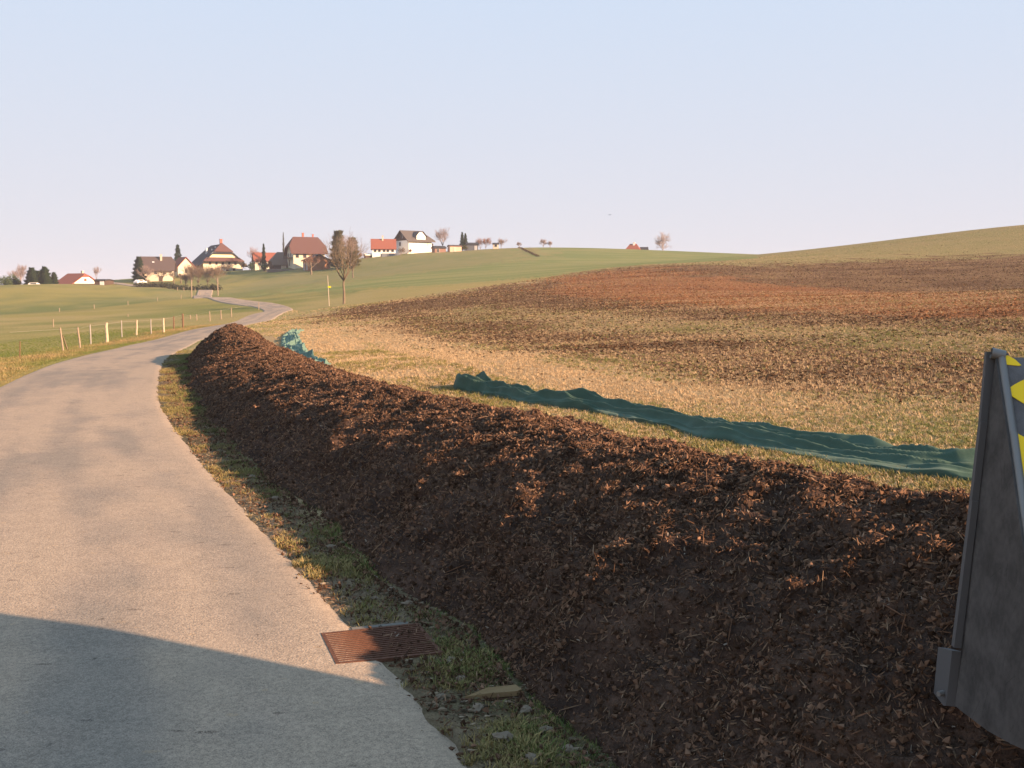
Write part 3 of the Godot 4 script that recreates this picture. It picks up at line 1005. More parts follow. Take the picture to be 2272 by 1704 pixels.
# ---------------------------------------------------------------- fence
func fences() -> void:
	var wood := mat("weathered_wood", .27, .21, .15, .9)
	var pale := mat("pale_split_wood", .46, .36, .25, .9)
	var brown := mat("brown_bark_wood", .17, .1, .06, .9)
	var plastic := mat("grey_plastic_stake", .3, .27, .24, .7)
	var dark := mat("dark_insulator", .03, .028, .026, .6)
	# pixel x, base y, top y, radius in metres, lean in pixels, kind, label
	var row := [[141, 779, 727, .038, -6, "old", "thin grey fence stake with dark insulators and a slanting brace"], [178, 773, 726, .04, -4, "old", "crooked brown fence stake beside the braced stake"],
		[201.5, 765, 720, .032, 0, "grey", "slim straight grey stake next to the thick pale post"], [237.5, 760, 716, .075, 0, "pale", "thickest pale round fence post on the lane side"],
		[270.5, 749, 711, .03, 0, "grey", "slim grey stake above the bare sandy patch of verge"], [303, 744, 710, .05, 2, "pale", "pale fence post standing at the bare sandy patch"],
		[335.5, 742, 708, .034, 0, "grey", "slim grey stake just past the bare sandy patch"], [363, 738, 706, .058, 0, "pale", "stout pale post with a darker left side"],
		[386, 731, 702, .045, 0, "brown", "dark brown fence post with black insulators"], [406.5, 728, 696, .06, 0, "brown", "dark brown double fence post where two wires meet"]]
	var far := [[422.5, 708, 699], [436.5, 711, 697], [465.5, 713, 691], [490.5, 708, 688], [513.5, 703, 683], [574, 688, 671]]
	var tops := []
	for r in row:
		tops.append(post(r[0], r[1], r[2], r[3], r[4], {"old": wood, "grey": plastic, "pale": pale, "brown": brown}[r[5]], r[6], "fence posts along the lane", dark if r[5] in ["old", "brown"] else null))
	for r in far:
		tops.append(post(r[0], r[1], r[2], .045, 0, wood, "small fence post on the inside of the lane's bend", "fence posts near the bend", null))
	var brace := begin()
	var b0 := hit(150, 777)
	tube(brace, b0, (tops[0] as Vector3) + Vector3(.05, -.25, -.1), .03, .025, 6)
	var bn := part("fence_brace", done(brace), wood, self)
	tag(bn, "short slanting wooden brace leaning on the thin grey fence stake", "fence brace")
	var a := hit(24, 800)
	tops.push_front(a + Vector3(0, .85, 0))
	post(44, 795, 757, .018, 2, brown, "thin dry brown stalk standing in the left verge", "", null)
	wire(tops, "thin pale fence wire strung along the lane on the stakes", 0.0)
	var rb := [[132, 692, 683], [209, 685, 675], [284, 677, 668], [349.5, 668, 660], [402, 663, 654]]
	var t2 := []
	for r in rb: t2.append(post(r[0], r[1], r[2], .05, 0, wood, "tiny pale fence stake far across the sloping pasture", "far pasture stakes", null))
	for r in [[118.5, 725.5, 708], [284, 703, 697]]: post(r[0], r[1], r[2], .04, 0, wood, "lone pale stake in the middle of the near pasture", "middle pasture stakes", null)
	for r in [[394, 645, 637], [408, 646, 638], [433, 648, 640], [443, 656, 646]]: post(r[0], r[1], r[2], .07, 0, wood, "short stake beside the upper lane below the hedge", "stakes on the upper lane", null)
	# tall poles and the footpath signpost
	for r in [[425.5, 660, 621, "pale wooden pole left of the upper lane's hidden dip"], [483.5, 656, 616.5, "pale wooden pole by the dark hedge right of the upper lane"]]:
		post(r[0], r[1], r[2], .1, 0, wood, r[3], "", null)
	var p := hit(730.5, 679)
	var D := -p.z
	var hgt_ := (679.0 - 612.0) * D / FOCAL
	var s := thing("footpath_sign", p, 0, "thin white footpath signpost with a small yellow arrow by the bare tree", "signpost")
	var st := begin()
	tube(st, Vector3(0, -.1, 0), Vector3(-.12, hgt_, 0), .035, .035, 8, true)
	part("pole", done(st), mat("white_painted_pole", .42, .35, .27, .7), s)
	var ar := begin()
	var y0 := hgt_ * .6
	prism(ar, [Vector3(-.1, y0, .06), Vector3(-.1, y0 + .17, .06), Vector3(.16, y0 + .17, .06), Vector3(.27, y0 + .085, .06), Vector3(.16, y0, .06)], Vector3(0, 0, -.02))
	part("arrow_board", done(ar), mat("yellow_sign", .75, .58, .02, .5), s)

func post(px: float, base: float, top: float, r: float, lean: float, m: Material, label: String, group: String, dark: Material) -> Vector3:
	var p := hit(px, base)
	var h := (base - top) * -p.z / FOCAL
	var t := thing("fence_post" if h < 2.0 else "wooden_pole", p, rng.randf() * 6.0, label, "post" if h < 2.0 else "pole", group)
	var off := Vector3(lean * -p.z / FOCAL, 0, 0).rotated(Vector3.UP, -t.rotation.y)
	var st := begin()
	var q := Vector3(0, -.15, 0)
	for k in 4:
		var f := (k + 1) / 4.0
		var e := off * f + Vector3(rng.randf_range(-.2, .2) * r, h * f, rng.randf_range(-.2, .2) * r)
		tube(st, q, e, r * (1.06 - .04 * k), r * (1.02 - .04 * k), 8, k == 3)
		q = e
	part("shaft", done(st), m, t)
	if dark:
		for f in [.6, .93]:
			var ins := begin()
			tube(ins, off * f + Vector3(-r * 1.6, h * f - .03, r), off * f + Vector3(-r * 1.6, h * f + .03, r), .018, .018, 6, true)
			part("insulator", done(ins), dark, t)
	return p + Vector3(lean * -p.z / FOCAL, h * .93, 0)

func wire(tops: Array, label: String, sag: float) -> void:
	var st := begin()
	for i in tops.size() - 1: tube(st, tops[i], tops[i + 1], .003, .003, 4)
	tag(part("fence_wire", done(st), mat("pale_wire", .5, .42, .32, .6), self), label, "fence wire")

# ---------------------------------------------------------------- hamlet
func spot(px: float, D: float) -> Vector3:
	var x := ray(px, 645.0).x * D
	return Vector3(x, ground(x, D), -D)

func roof_mesh(L: float, S: float, eh: float, rh: float, ov: float, ve: float, hl: Array, hr: Array) -> ArrayMesh:   # ridge along x; hl/hr = [hip foot as a share of the roof height (1 = plain gable), inset of the ridge]
	var st := begin()
	var zs := S * .5 + ov
	var rise := (rh - eh) / (S * .5)
	var ey := eh - ov * rise
	var xe := [-(L * .5 + ve), L * .5 + ve]
	var top := [[], []]
	var th := Vector3(0, -.28, 0)
	var ends := []
	for k in 2:
		var hp: Array = [hl, hr][k]
		var y: float = lerpf(ey, rh, hp[0])
		var z: float = zs * (1.0 - hp[0])
		var sgn := -1.0 if k == 0 else 1.0
		ends.append({"e": xe[k], "y": y, "z": z, "r": xe[k] - sgn * hp[1]})
	for sgn in [1.0, -1.0]:
		var poly := [Vector3(xe[0], ey, zs * sgn), Vector3(ends[0].e, ends[0].y, ends[0].z * sgn), Vector3(ends[0].r, rh, 0), Vector3(ends[1].r, rh, 0), Vector3(ends[1].e, ends[1].y, ends[1].z * sgn), Vector3(xe[1], ey, zs * sgn)]
		if sgn < 0.0: poly.reverse()
		prism(st, poly, th)
	for k in 2:
		if [hl, hr][k][0] < .99:
			var e = ends[k]
			var pl := [Vector3(e.e, e.y, e.z), Vector3(e.e, e.y, -e.z), Vector3(e.r, rh, 0)]
			if k == 1: pl.reverse()
			prism(st, pl, th)
	return done(st)

func wall_mesh(L: float, S: float, eh: float, rh: float, top: float) -> ArrayMesh:
	var st := begin()
	var y := lerpf(eh, rh, top) - .3
	var z := S * .5 * (1.0 - top)
	var sec := [Vector2(S * .5, -1.5), Vector2(S * .5, eh - .3), Vector2(z, y), Vector2(-z, y), Vector2(-S * .5, eh - .3), Vector2(-S * .5, -1.5)]
	var poly := []
	for p in sec: poly.append(Vector3(L * .5, p.y, p.x))
	prism(st, poly, Vector3(-L, 0, 0))
	return done(st)

func window(parent: Node, face: String, L: float, S: float, u: float, y: float, w: float, h: float, called := "window", pane_m: Material = null) -> void:
	var fm := mat("window_frame", .55, .5, .45, .7)
	var pm: Material = pane_m if pane_m else mat("dark_glass", .03, .034, .04, .25)
	var o := MeshInstance3D.new()
	o.name = called
	o.mesh = box_mesh(Vector3(-w * .5 - .08, -.08, 0), Vector3(w * .5 + .08, h + .08, .08))
	o.material_override = fm
	parent.add_child(o, true)
	if face == "z": o.position = Vector3(u, y, S * .5)
	elif face == "-x":
		o.position = Vector3(-L * .5, y, u); o.rotation.y = -PI / 2
	else:
		o.position = Vector3(L * .5, y, u); o.rotation.y = PI / 2
	var p := MeshInstance3D.new()
	p.name = "pane"
	p.mesh = box_mesh(Vector3(-w * .5, 0, .06), Vector3(w * .5, h, .11))
	p.material_override = pm
	o.add_child(p, true)

func chimney(parent: Node, x: float, z: float, y0: float, y1: float, w: float, m: Material) -> void:
	var st := begin()
	box(st, Vector3(x - w, y0, z - w), Vector3(x + w, y1, z + w))
	box(st, Vector3(x - w * 1.25, y1 - .18, z - w * 1.25), Vector3(x + w * 1.25, y1 - .02, z + w * 1.25))
	part("chimney", done(st), m, parent)

func house(called: String, label: String, px: float, D: float, yaw: float, L: float, S: float, eh: float, rh: float, ov: float, ve: float, hl: Array, hr: Array, wm: Material, rm: Material, sink := 0.0) -> Node3D:
	var p := spot(px, D)
	p.y -= sink
	var t := thing(called, p, deg_to_rad(yaw), label, "house")
	part("wall", wall_mesh(L, S, eh, rh, minf(hl[0], hr[0])), wm, t)
	part("roof", roof_mesh(L, S, eh, rh, ov, ve, hl, hr), rm, t)
	return t

func village() -> void:
	var cream := mat("cream_render", .6, .53, .40, .9)
	var white := mat("white_render", .78, .75, .70, .9)
	var red := mat("red_roof_tiles", .23, .078, .05, .85)
	var rust := mat("brownish_red_tiles", .105, .055, .047, .85)
	var brown := mat("brown_roof_tiles", .085, .062, .055, .85)
	var dark := mat("dark_slate_roof", .036, .037, .04, .85)
	var timber := mat("dark_timber", .085, .058, .043, .9)
	var greyw := mat("grey_render", .36, .36, .36, .9)
	var brick := mat("orange_brown_boards", .30, .145, .075, .9)
	var stonew := mat("chimney_stone", .5, .42, .33, .9)
	var redch := mat("red_chimney", .36, .13, .09, .9)
	var plain := [1.0, 0.0]
	# red roofed bungalow beyond the pasture crest
	var t := house("bungalow", "low bungalow with bright red roof and white gable beyond the pasture", 172, 330, -35, 9.5, 9.0, 1.6, 4.6, .9, .5, [1.0, 0.0], [.78, 1.0], timber, red, .6)
	var gp := begin()
	prism(gp, [Vector3(4.8, 1.35, 4.3), Vector3(4.8, 3.62, 1.2), Vector3(4.8, 3.62, -1.2), Vector3(4.8, 1.35, -4.3)], Vector3(-.06, 0, 0))
	part("white_gable", done(gp), white, t)
	window(t, "x", 9.7, 9, 0.2, 2.1, .8, .8, "round_window", mat("red_shutter", .3, .08, .05))
	chimney(t, 2.2, -.6, 3.6, 5.4, .3, stonew)
	var ga := house("garage", "flat roofed garage with pale front next to the red bungalow", 226, 332, -10, 5.5, 5, 2.1, 2.35, .3, .3, plain, plain, timber, dark, .5)
	window(ga, "z", 5.5, 5, 1.7, .2, 1.4, 1.5, "door", white)
	# grey brown barn house
	t = house("barn_house", "brown roofed farmhouse with cream wall behind the gnarled fruit trees", 352, 348, 14, 9.6, 8.5, 4.1, 8.2, .7, .9, [1.0, 0.0], [.62, 1.3], cream, brown, .3)
	chimney(t, 1.2, 1.2, 6.2, 8.9, .32, stonew)
	part("skylight", box_mesh(Vector3(-1.6, 6.1, 2.0), Vector3(-.9, 6.5, 2.35)), mat("skylight_glass", .6, .6, .6, .3), t)
	part("timber_gable", box_mesh(Vector3(-4.9, -.5, -4.2), Vector3(-4.8, 4.5, 4.2)), timber, t)
	for u in [-2.6, -.4, 2.4]: window(t, "z", 9.6, 8.5, u, 2.2, .9, 1.1)
	window(t, "z", 9.6, 8.5, 1.2, -.3, 1.2, 2.0, "door", timber)
	# small red house between the two farms
	t = house("cottage", "small cottage with orange red roof between the barn house and the big farmhouse", 407, 366, -50, 6, 6, 3.4, 6.6, .6, .5, plain, plain, cream, red, .2)
	window(t, "z", 6, 6, 0.5, 1.2, .9, 1.0)
	window(t, "x", 6, 6, 0.0, 1.2, .9, 1.0)
	# big farmhouse, half hipped gable to the sun
	t = house("farmhouse", "big old farmhouse with sweeping dark roof and half hipped cream gable", 483, 384, -60, 17, 14.2, 3.8, 10.2, 1.8, 1.6, [.8, 1.4], [.58, 2.6], cream, dark)
	var hip := begin()
	prism(hip, [Vector3(10.15, 7.45, 3.45), Vector3(10.15, 7.45, -3.45), Vector3(7.4, 10.72, 0)], Vector3(0, -.2, 0))
	part("hip_tiles", done(hip), rust, t)
	var pent := begin()
	prism(pent, [Vector3(10.5, 4.0, -7.4), Vector3(9.25, 5.3, -5.9), Vector3(9.25, 5.3, 5.9), Vector3(10.5, 4.0, 7.4)], Vector3(0, -.25, 0))
	part("pent_roof", done(pent), rust, t)
	var gab := begin()
	prism(gab, [Vector3(9.4, 5.25, 5.3), Vector3(9.4, 7.25, 3.5), Vector3(9.4, 7.25, -3.5), Vector3(9.4, 5.25, -5.3)], Vector3(-.8, 0, 0))
	part("gable_panel", done(gab), mat("pale_gable_boards", .75, .66, .42, .9), t)
	part("timber_side", box_mesh(Vector3(-8.6, -.5, 6.4), Vector3(7.6, 3.9, 6.6)), timber, t)
	chimney(t, 6.6, 0, 9.6, 12.0, .42, redch)
	chimney(t, -.4, 3.6, 6.2, 8.8, .28, white)
	for q in [[3.6, 2.4], [5.6, 1.6], [-4.0, 2.6]]:
		part("skylight", box_mesh(Vector3(q[0] - .4, 10.6 - q[1] * 1.0 - .25, q[1] + .05), Vector3(q[0] + .4, 10.6 - q[1] * 1.0 + .3, q[1] + .35)), mat("skylight_glass", .6, .6, .6, .3), t)
	for u in [-4.6, -2.3, 0.0, 2.3, 4.6]: window(t, "x", 17, 13, u, 2.6, .8, 1.0)
	for u in [-4.0, -1.6, 1.6, 4.0]: window(t, "x", 17, 13, u, .3, 1.0, 1.1)
	# red house by the cypress
	t = house("cottage", "small red roofed cottage half hidden behind the pointed cypress", 590, 372, 20, 8, 6.5, 3.3, 5.9, .6, .5, plain, plain, cream, red)
	for u in [-2.4, 0.0, 2.2]: window(t, "z", 8, 6.5, u, 1.1, .9, 1.1)
	# tall hipped house with grey gable
	t = house("house", "tall house with brownish red half hipped roof and balcony across its gable", 680, 352, 24, 10.6, 10, 5.2, 10.0, .9, 1.0, [.42, 2.0], [.42, 2.0], cream, rust)
	for u in [-2.4, 1.0]: window(t, "-x", 10.6, 10, u, 3.2, 1.1, 1.2)
	window(t, "-x", 10.6, 10, -1.2, .2, 1.0, 2.0, "door", timber)
	var bal := begin()
	box(bal, Vector3(-7.0, 2.75, -3.6), Vector3(-5.31, 2.9, 3.6))
	for z in 13: box(bal, Vector3(-7.0, 2.9, -3.5 + z * .58), Vector3(-6.94, 3.7, -3.4 + z * .58))
	box(bal, Vector3(-7.02, 3.7, -3.6), Vector3(-6.92, 3.8, 3.6))
	part("balcony", done(bal), timber, t)
	chimney(t, -.8, -.4, 9.4, 11.4, .3, redch)
	chimney(t, 2.6, -.4, 9.4, 11.0, .24, redch)
	for u in [-4.0, -1.5, 1.0, 3.5]: window(t, "z", 11.6, 10, u, 2.8, 1.0, 1.3)
	t = house("lean_to_barn", "low barn with grey roof sloping down left of the tall hipped house", 622, 356, 24, 6, 7, 1.6, 5.6, .4, .4, [.3, 2.5], plain, timber, mat("grey_brown_roof", .14, .11, .085, .9))
	window(t, "z", 6, 7, 0.6, -.2, 1.6, 1.5, "door", stonew)
	t = house("workshop", "orange brown gabled workshop in front of the tall hipped house", 703, 338, -66, 7.5, 7.2, 3.2, 4.9, .5, .7, plain, plain, brick, dark)
	for u in [2.2, -2.0]: window(t, "z", 7.5, 7.2, u, -.2, 1.7, 2.3, "garage_door", greyw)
	# white houses on the hill
	t = house("house", "white house with orange red roof and dark shutters on the hill", 852, 374, 8, 8.2, 7, 3.0, 6.1, .6, .5, plain, plain, white, red)
	for u in [-3.0, -1.5, 0.2, 1.5, 3.2]: window(t, "z", 8.2, 7, u, 1.3, .8, 1.3)
	window(t, "z", 8.2, 7, -.4, -1.2, 1.2, 1.8, "door")
	chimney(t, -.3, 0.5, 5.4, 7.3, .28, stonew)
	t = house("house", "big bright white house with dark roof, timber gable and white dormer", 919, 380, 37, 9.8, 9, 4.9, 8.2, 1.0, 1.1, plain, [.12, 3.0], white, mat("grey_brown_tiles", .1, .085, .075, .85))
	var tg := begin()
	prism(tg, [Vector3(-4.98, 4.5, -4.4), Vector3(-4.98, 7.85, 0), Vector3(-4.98, 4.5, 4.4)], Vector3(.06, 0, 0))
	part("timber_gable", done(tg), timber, t)
	window(t, "-x", 10.1, 9, 0.2, 5.4, .7, 1.2)
	window(t, "-x", 9.8, 9, -1.6, 2.6, 1.1, 1.3)
	var dm := begin()
	prism(dm, [Vector3(-1.6, 4.6, 4.62), Vector3(-1.6, 6.3, 4.62), Vector3(-.6, 7.5, 4.62), Vector3(.9, 7.5, 4.62), Vector3(2.2, 6.3, 4.62), Vector3(2.2, 4.6, 4.62)], Vector3(0, 0, -4.2))
	var dn := part("dormer", done(dm), white, t)
	var dr := begin()
	prism(dr, [Vector3(-2.2, 5.9, 5.1), Vector3(-.5, 7.8, 5.1), Vector3(-.5, 7.8, .4), Vector3(-2.2, 5.9, .4)], Vector3(0, -.16, 0))
	prism(dr, [Vector3(-.5, 7.8, 5.1), Vector3(1.0, 7.8, 5.1), Vector3(1.0, 7.8, .4), Vector3(-.5, 7.8, .4)], Vector3(0, -.16, 0))
	prism(dr, [Vector3(1.0, 7.8, 5.1), Vector3(2.8, 5.9, 5.1), Vector3(2.8, 5.9, .4), Vector3(1.0, 7.8, .4)], Vector3(0, -.16, 0))
	part("dormer_roof", done(dr), mats["grey_brown_tiles"], dn)
	var b2 := begin()
	box(b2, Vector3(4.95, 2.6, -1.5), Vector3(6.6, 2.8, 3.0))
	box(b2, Vector3(6.5, -.5, 2.8), Vector3(6.62, 2.6, 2.92))
	box(b2, Vector3(6.5, 2.8, -1.5), Vector3(6.6, 3.6, 3.0))
	part("balcony", done(b2), mat("grey_balcony", .3, .26, .24), t)
	window(t, "z", 9.8, 9, 3.4, 2.6, .9, 1.1, "window", mat("bright_curtain", .6, .55, .5))
	part("terrace", box_mesh(Vector3(-6.5, -1.2, 4.6), Vector3(7.5, -.35, 6.2)), mat("pale_terrace", .6, .5, .36), t)
	t = house("shed", "low pale roofed shed left of the white houses", 822, 372, 20, 4, 3, 1.2, 1.7, .2, .2, plain, plain, timber, mat("pale_sheet_roof", .75, .7, .6), .2)
	window(t, "x", 4, 3, 0.0, .1, .7, 1.0, "door", mat("red_door", .35, .06, .05))
	t = house("shed", "brown garden shed with orange wall right of the white house", 974, 372, 24, 4.2, 3.4, 1.9, 2.5, .3, .3, plain, plain, mat("reddish_boards", .22, .13, .1), dark, .2)
	window(t, "z", 4.2, 3.4, -.9, .1, .7, 1.3, "door", dark)
	t = house("shed", "pinkish walled shed beside the twin spruces", 1009, 374, 20, 4.4, 3, 2.3, 2.6, .2, .2, plain, plain, mat("pink_render", .55, .38, .28), brown, .2)
	window(t, "z", 4.4, 3, -.4, .2, .7, 1.3, "door", stonew)
	t = house("shed", "dark grey wooden shed behind the twin spruces", 1048, 378, 5, 4.2, 3, 2.4, 3.0, .2, .2, plain, plain, mat("blue_grey_boards", .09, .1, .115), dark, .2)
	window(t, "z", 4.2, 3, 1.2, .2, .8, 1.5, "door", greyw)
	t = house("shed", "little dark hut among the bare bushes on the crest", 1100, 380, 5, 2.0, 2, 2.0, 2.3, .2, .2, plain, plain, stonew, dark, .1)
	window(t, "z", 2, 2, 0.0, .8, .8, .8, "window")
	# roof peeping over the crest
	t = house("house", "house with red hipped roof peeping over the green crest beside a lone bare tree", 1404, 430, -14, 7.0, 7, 1.5, 5.0, .5, .5, [.05, 2.6], [.05, 2.6], white, red, 0.0)
	t.position.y = at_px(1404, 541, 430).y - 5.0
	chimney(t, .3, .3, 4.0, 5.6, .4, white)
	t = house("cottage", "tiny white cottage with dark roof tucked right of the red hipped roof on the crest", 1428, 432, -14, 2.6, 3, 2.8, 3.6, .5, .4, plain, plain, white, dark)
	t.position.y = at_px(1428, 548, 432).y - 3.6
	# garden walls
	var gw := thing("garden_wall", spot(868, 366), deg_to_rad(8), "long grey garden wall in front of the white house with shutters", "garden wall")
	part("wall", box_mesh(Vector3(-3.2, -.6, -.15), Vector3(3.4, .85, .15)), mat("blue_grey_wall", .16, .17, .18), gw)
	part("coping", box_mesh(Vector3(-3.3, .852, -.2), Vector3(3.5, .95, .2)), greyw, gw)
	gw = thing("garden_wall", spot(640, 342), deg_to_rad(12), "low dark garden wall below the tall hipped house", "garden wall")
	part("wall", box_mesh(Vector3(-7, -.6, -.15), Vector3(5.5, .35, .15)), mat("dark_stone_wall", .14, .12, .1), gw)
	part("coping", box_mesh(Vector3(-7.1, .352, -.2), Vector3(5.6, .42, .2)), greyw, gw)
	car(at_px(78, 630, 290), .2, "white car showing only its roof beyond the pasture crest")
	car(spot(312, 333) + Vector3(0, .1, 0), 1.1, "white car parked under the round conifer by the barn house")

func car(p: Vector3, yaw: float, label: String) -> void:
	p.y = maxf(ground(p.x, -p.z), p.y - 1.1)
	var t := thing("parked_car", p, yaw, label, "car")
	var w := mat("white_car_paint", .8, .78, .74, .35)
	var st := begin()
	var prof := [Vector2(-2.1, .35), Vector2(-2.1, .75), Vector2(-1.95, .95), Vector2(-1.0, 1.0), Vector2(1.5, 1.0), Vector2(2.0, .85), Vector2(2.1, .55), Vector2(2.1, .35)]
	var pl := []
	for v in prof: pl.append(Vector3(v.x, v.y, .85))
	pl.reverse()
	prism(st, pl, Vector3(0, 0, -1.7))
	part("body", done(st), w, t)
	st = begin()
	pl = []
	for v in [Vector2(-1.8, 1.0), Vector2(-1.2, 1.45), Vector2(.5, 1.48), Vector2(1.3, 1.0)]: pl.append(Vector3(v.x, v.y, .76))
	prism(st, pl, Vector3(0, 0, -1.52))
	var c := part("cabin", done(st), w, t)
	part("side_window", box_mesh(Vector3(-1.1, 1.06, .765), Vector3(.5, 1.38, .78)), mat("dark_glass", .03, .034, .04, .25), c)
	for q in [[-1.3, .78], [1.3, .78], [-1.3, -.78], [1.3, -.78]]:
		st = begin()
		tube(st, Vector3(q[0], .32, q[1] - .1), Vector3(q[0], .32, q[1] + .1), .32, .32, 12, true)
		part("wheel", done(st), mat("black_tyre", .02, .02, .02), t)

# ---------------------------------------------------------------- trees
func limb(st: SurfaceTool, twigs: SurfaceTool, p: Vector3, d: Vector3, l: float, r: float, depth: int, o: Dictionary) -> void:
	var n := 3
	var q := p
	for k in n:
		d = (d + Vector3(rng.randfn(), rng.randfn() * .6, rng.randfn()) * o.wob + Vector3(0, o.up * .12, 0)).normalized()
		var e := q + d * l / n
		var ra := maxf(r * (1.0 - .22 * k), o.fine)
		tube(st if depth > o.split else twigs, q, e, ra, maxf(r * (1.0 - .22 * (k + 1)), o.fine * .6), 6 if depth > o.split else 3)
		if depth > 0 and (k > 0 or depth < o.depth):
			var m: int = 1 if depth > 1 else o.many
			for i in m:
				var ax := d.cross(Vector3(rng.randfn(), rng.randfn(), rng.randfn())).normalized()
				limb(st, twigs, e, d.rotated(ax, rng.randf_range(.35, .95) * o.open), l * rng.randf_range(.55, .8), r * .55, depth - 1, o)
		q = e
	if depth > 0:
		limb(st, twigs, q, d, l * .72, r * .45, depth - 1, o)

func bare_tree(called: String, label: String, cat: String, base: Vector3, H: float, trunk_h: float, r: float, limbs: int, open: float, depth: int, m: Material, tm: Material, group := "", up := 1.0, along := .15) -> Node3D:
	var t := thing(called, base, rng.randf() * 6.0, label, cat, group)
	var st := begin()
	var tw := begin()
	var o := {"wob": .16, "up": up, "open": open, "split": 1, "depth": depth, "many": 1 if base.z > -150.0 else 2, "fine": maxf(.006, -base.z * .00006)}
	var q := Vector3(0, -.3, 0)
	for k in 4:
		var e := Vector3(rng.randfn() * r * .3, trunk_h * (k + 1) / 4.0, rng.randfn() * r * .3)
		tube(st, q, e, r * (1.15 - .1 * k), r * (1.05 - .1 * k), 8)
		q = e
	for i in limbs:
		var a := TAU * i / limbs + rng.randf_range(-.4, .4)
		var lean := rng.randf_range(.25, .85) * open
		if i == 0: lean = .12
		var d := Vector3(cos(a) * sin(lean), cos(lean), sin(a) * sin(lean))
		limb(st, tw, q - Vector3(0, rng.randf() * trunk_h * along, 0), d, (H - trunk_h) * rng.randf_range(.40, .5), r * .5, depth, o)
	part("trunk", done(st), m, t)
	part("crown", done(tw), tm, t)
	return t

func leaf_crown(blobs: Array, count: int, size: float, seed_: int, droop: float) -> ArrayMesh:   # blobs: centre, radii
	var r := RandomNumberGenerator.new()
	r.seed = seed_
	var st := begin()
	for n in count:
		var b: Array = blobs[r.randi() % blobs.size()]
		var d := Vector3(r.randfn(), r.randfn(), r.randfn()).normalized()
		var k := pow(r.randf(), .45)
		k *= .82 + .3 * n_mid.get_noise_3d(d.x * 14.0, d.y * 14.0 + seed_, d.z * 14.0)
		var p: Vector3 = b[0] + d * (b[1] as Vector3) * k
		var u := Vector3(r.randfn(), r.randfn() * .5 - droop, r.randfn()).normalized() * size * r.randf_range(.6, 1.4)
		var w := u.cross(Vector3(r.randfn(), r.randfn(), r.randfn())).normalized() * size * r.randf_range(.3, .6)
		tri(st, p - w, p + u, p + w)
	return done(st)

func conifer(called: String, label: String, cat: String, base: Vector3, H: float, R: float, slim: float, m: Material, group := "") -> void:
	var t := thing(called, base, rng.randf() * 6.0, label, cat, group)
	var st := begin()
	tube(st, Vector3(0, -.3, 0), Vector3(0, H * .92, 0), H * .022, .02, 7)
	part("trunk", done(st), mat("conifer_bark", .07, .05, .04), t)
	st = begin()
	var n := 2600
	for i in n:
		var f := pow(rng.randf(), .75)
		var y := H * (.06 + .94 * (1.0 - f))
		var tier := .8 + .2 * sin(y / H * 40.0)
		var rr := R * pow(f, slim) * tier * (.35 + .65 * sqrt(rng.randf()))
		var a := rng.randf() * TAU
		rr *= .85 + .25 * n_mid.get_noise_3d(cos(a) * 9.0, y * 3.0, sin(a) * 9.0)
		var p := Vector3(cos(a) * rr, y, sin(a) * rr)
		var u := Vector3(cos(a), -.35 if slim > .6 else .9, sin(a)).normalized() * R * rng.randf_range(.14, .3)
		var w := Vector3(-sin(a), rng.randf_range(-.5, .5), cos(a)) * R * rng.randf_range(.06, .13)
		tri(st, p - w, p + u, p + w)
	part("crown", done(st), m, t)

func shrub(called: String, label: String, cat: String, base: Vector3, blobs: Array, count: int, size: float, m: Material, group := "", trunk := .1) -> void:
	var t := thing(called, base, 0, label, cat, group)
	var st := begin()
	for b in blobs:
		tube(st, Vector3(b[0].x * .4, -.2, b[0].z * .4), b[0], trunk, trunk * .4, 5)
	part("trunk", done(st), mat("conifer_bark", .07, .05, .04), t)
	part("crown", leaf_crown(blobs, count, size, hash(label) % 9999, .1), m, t)

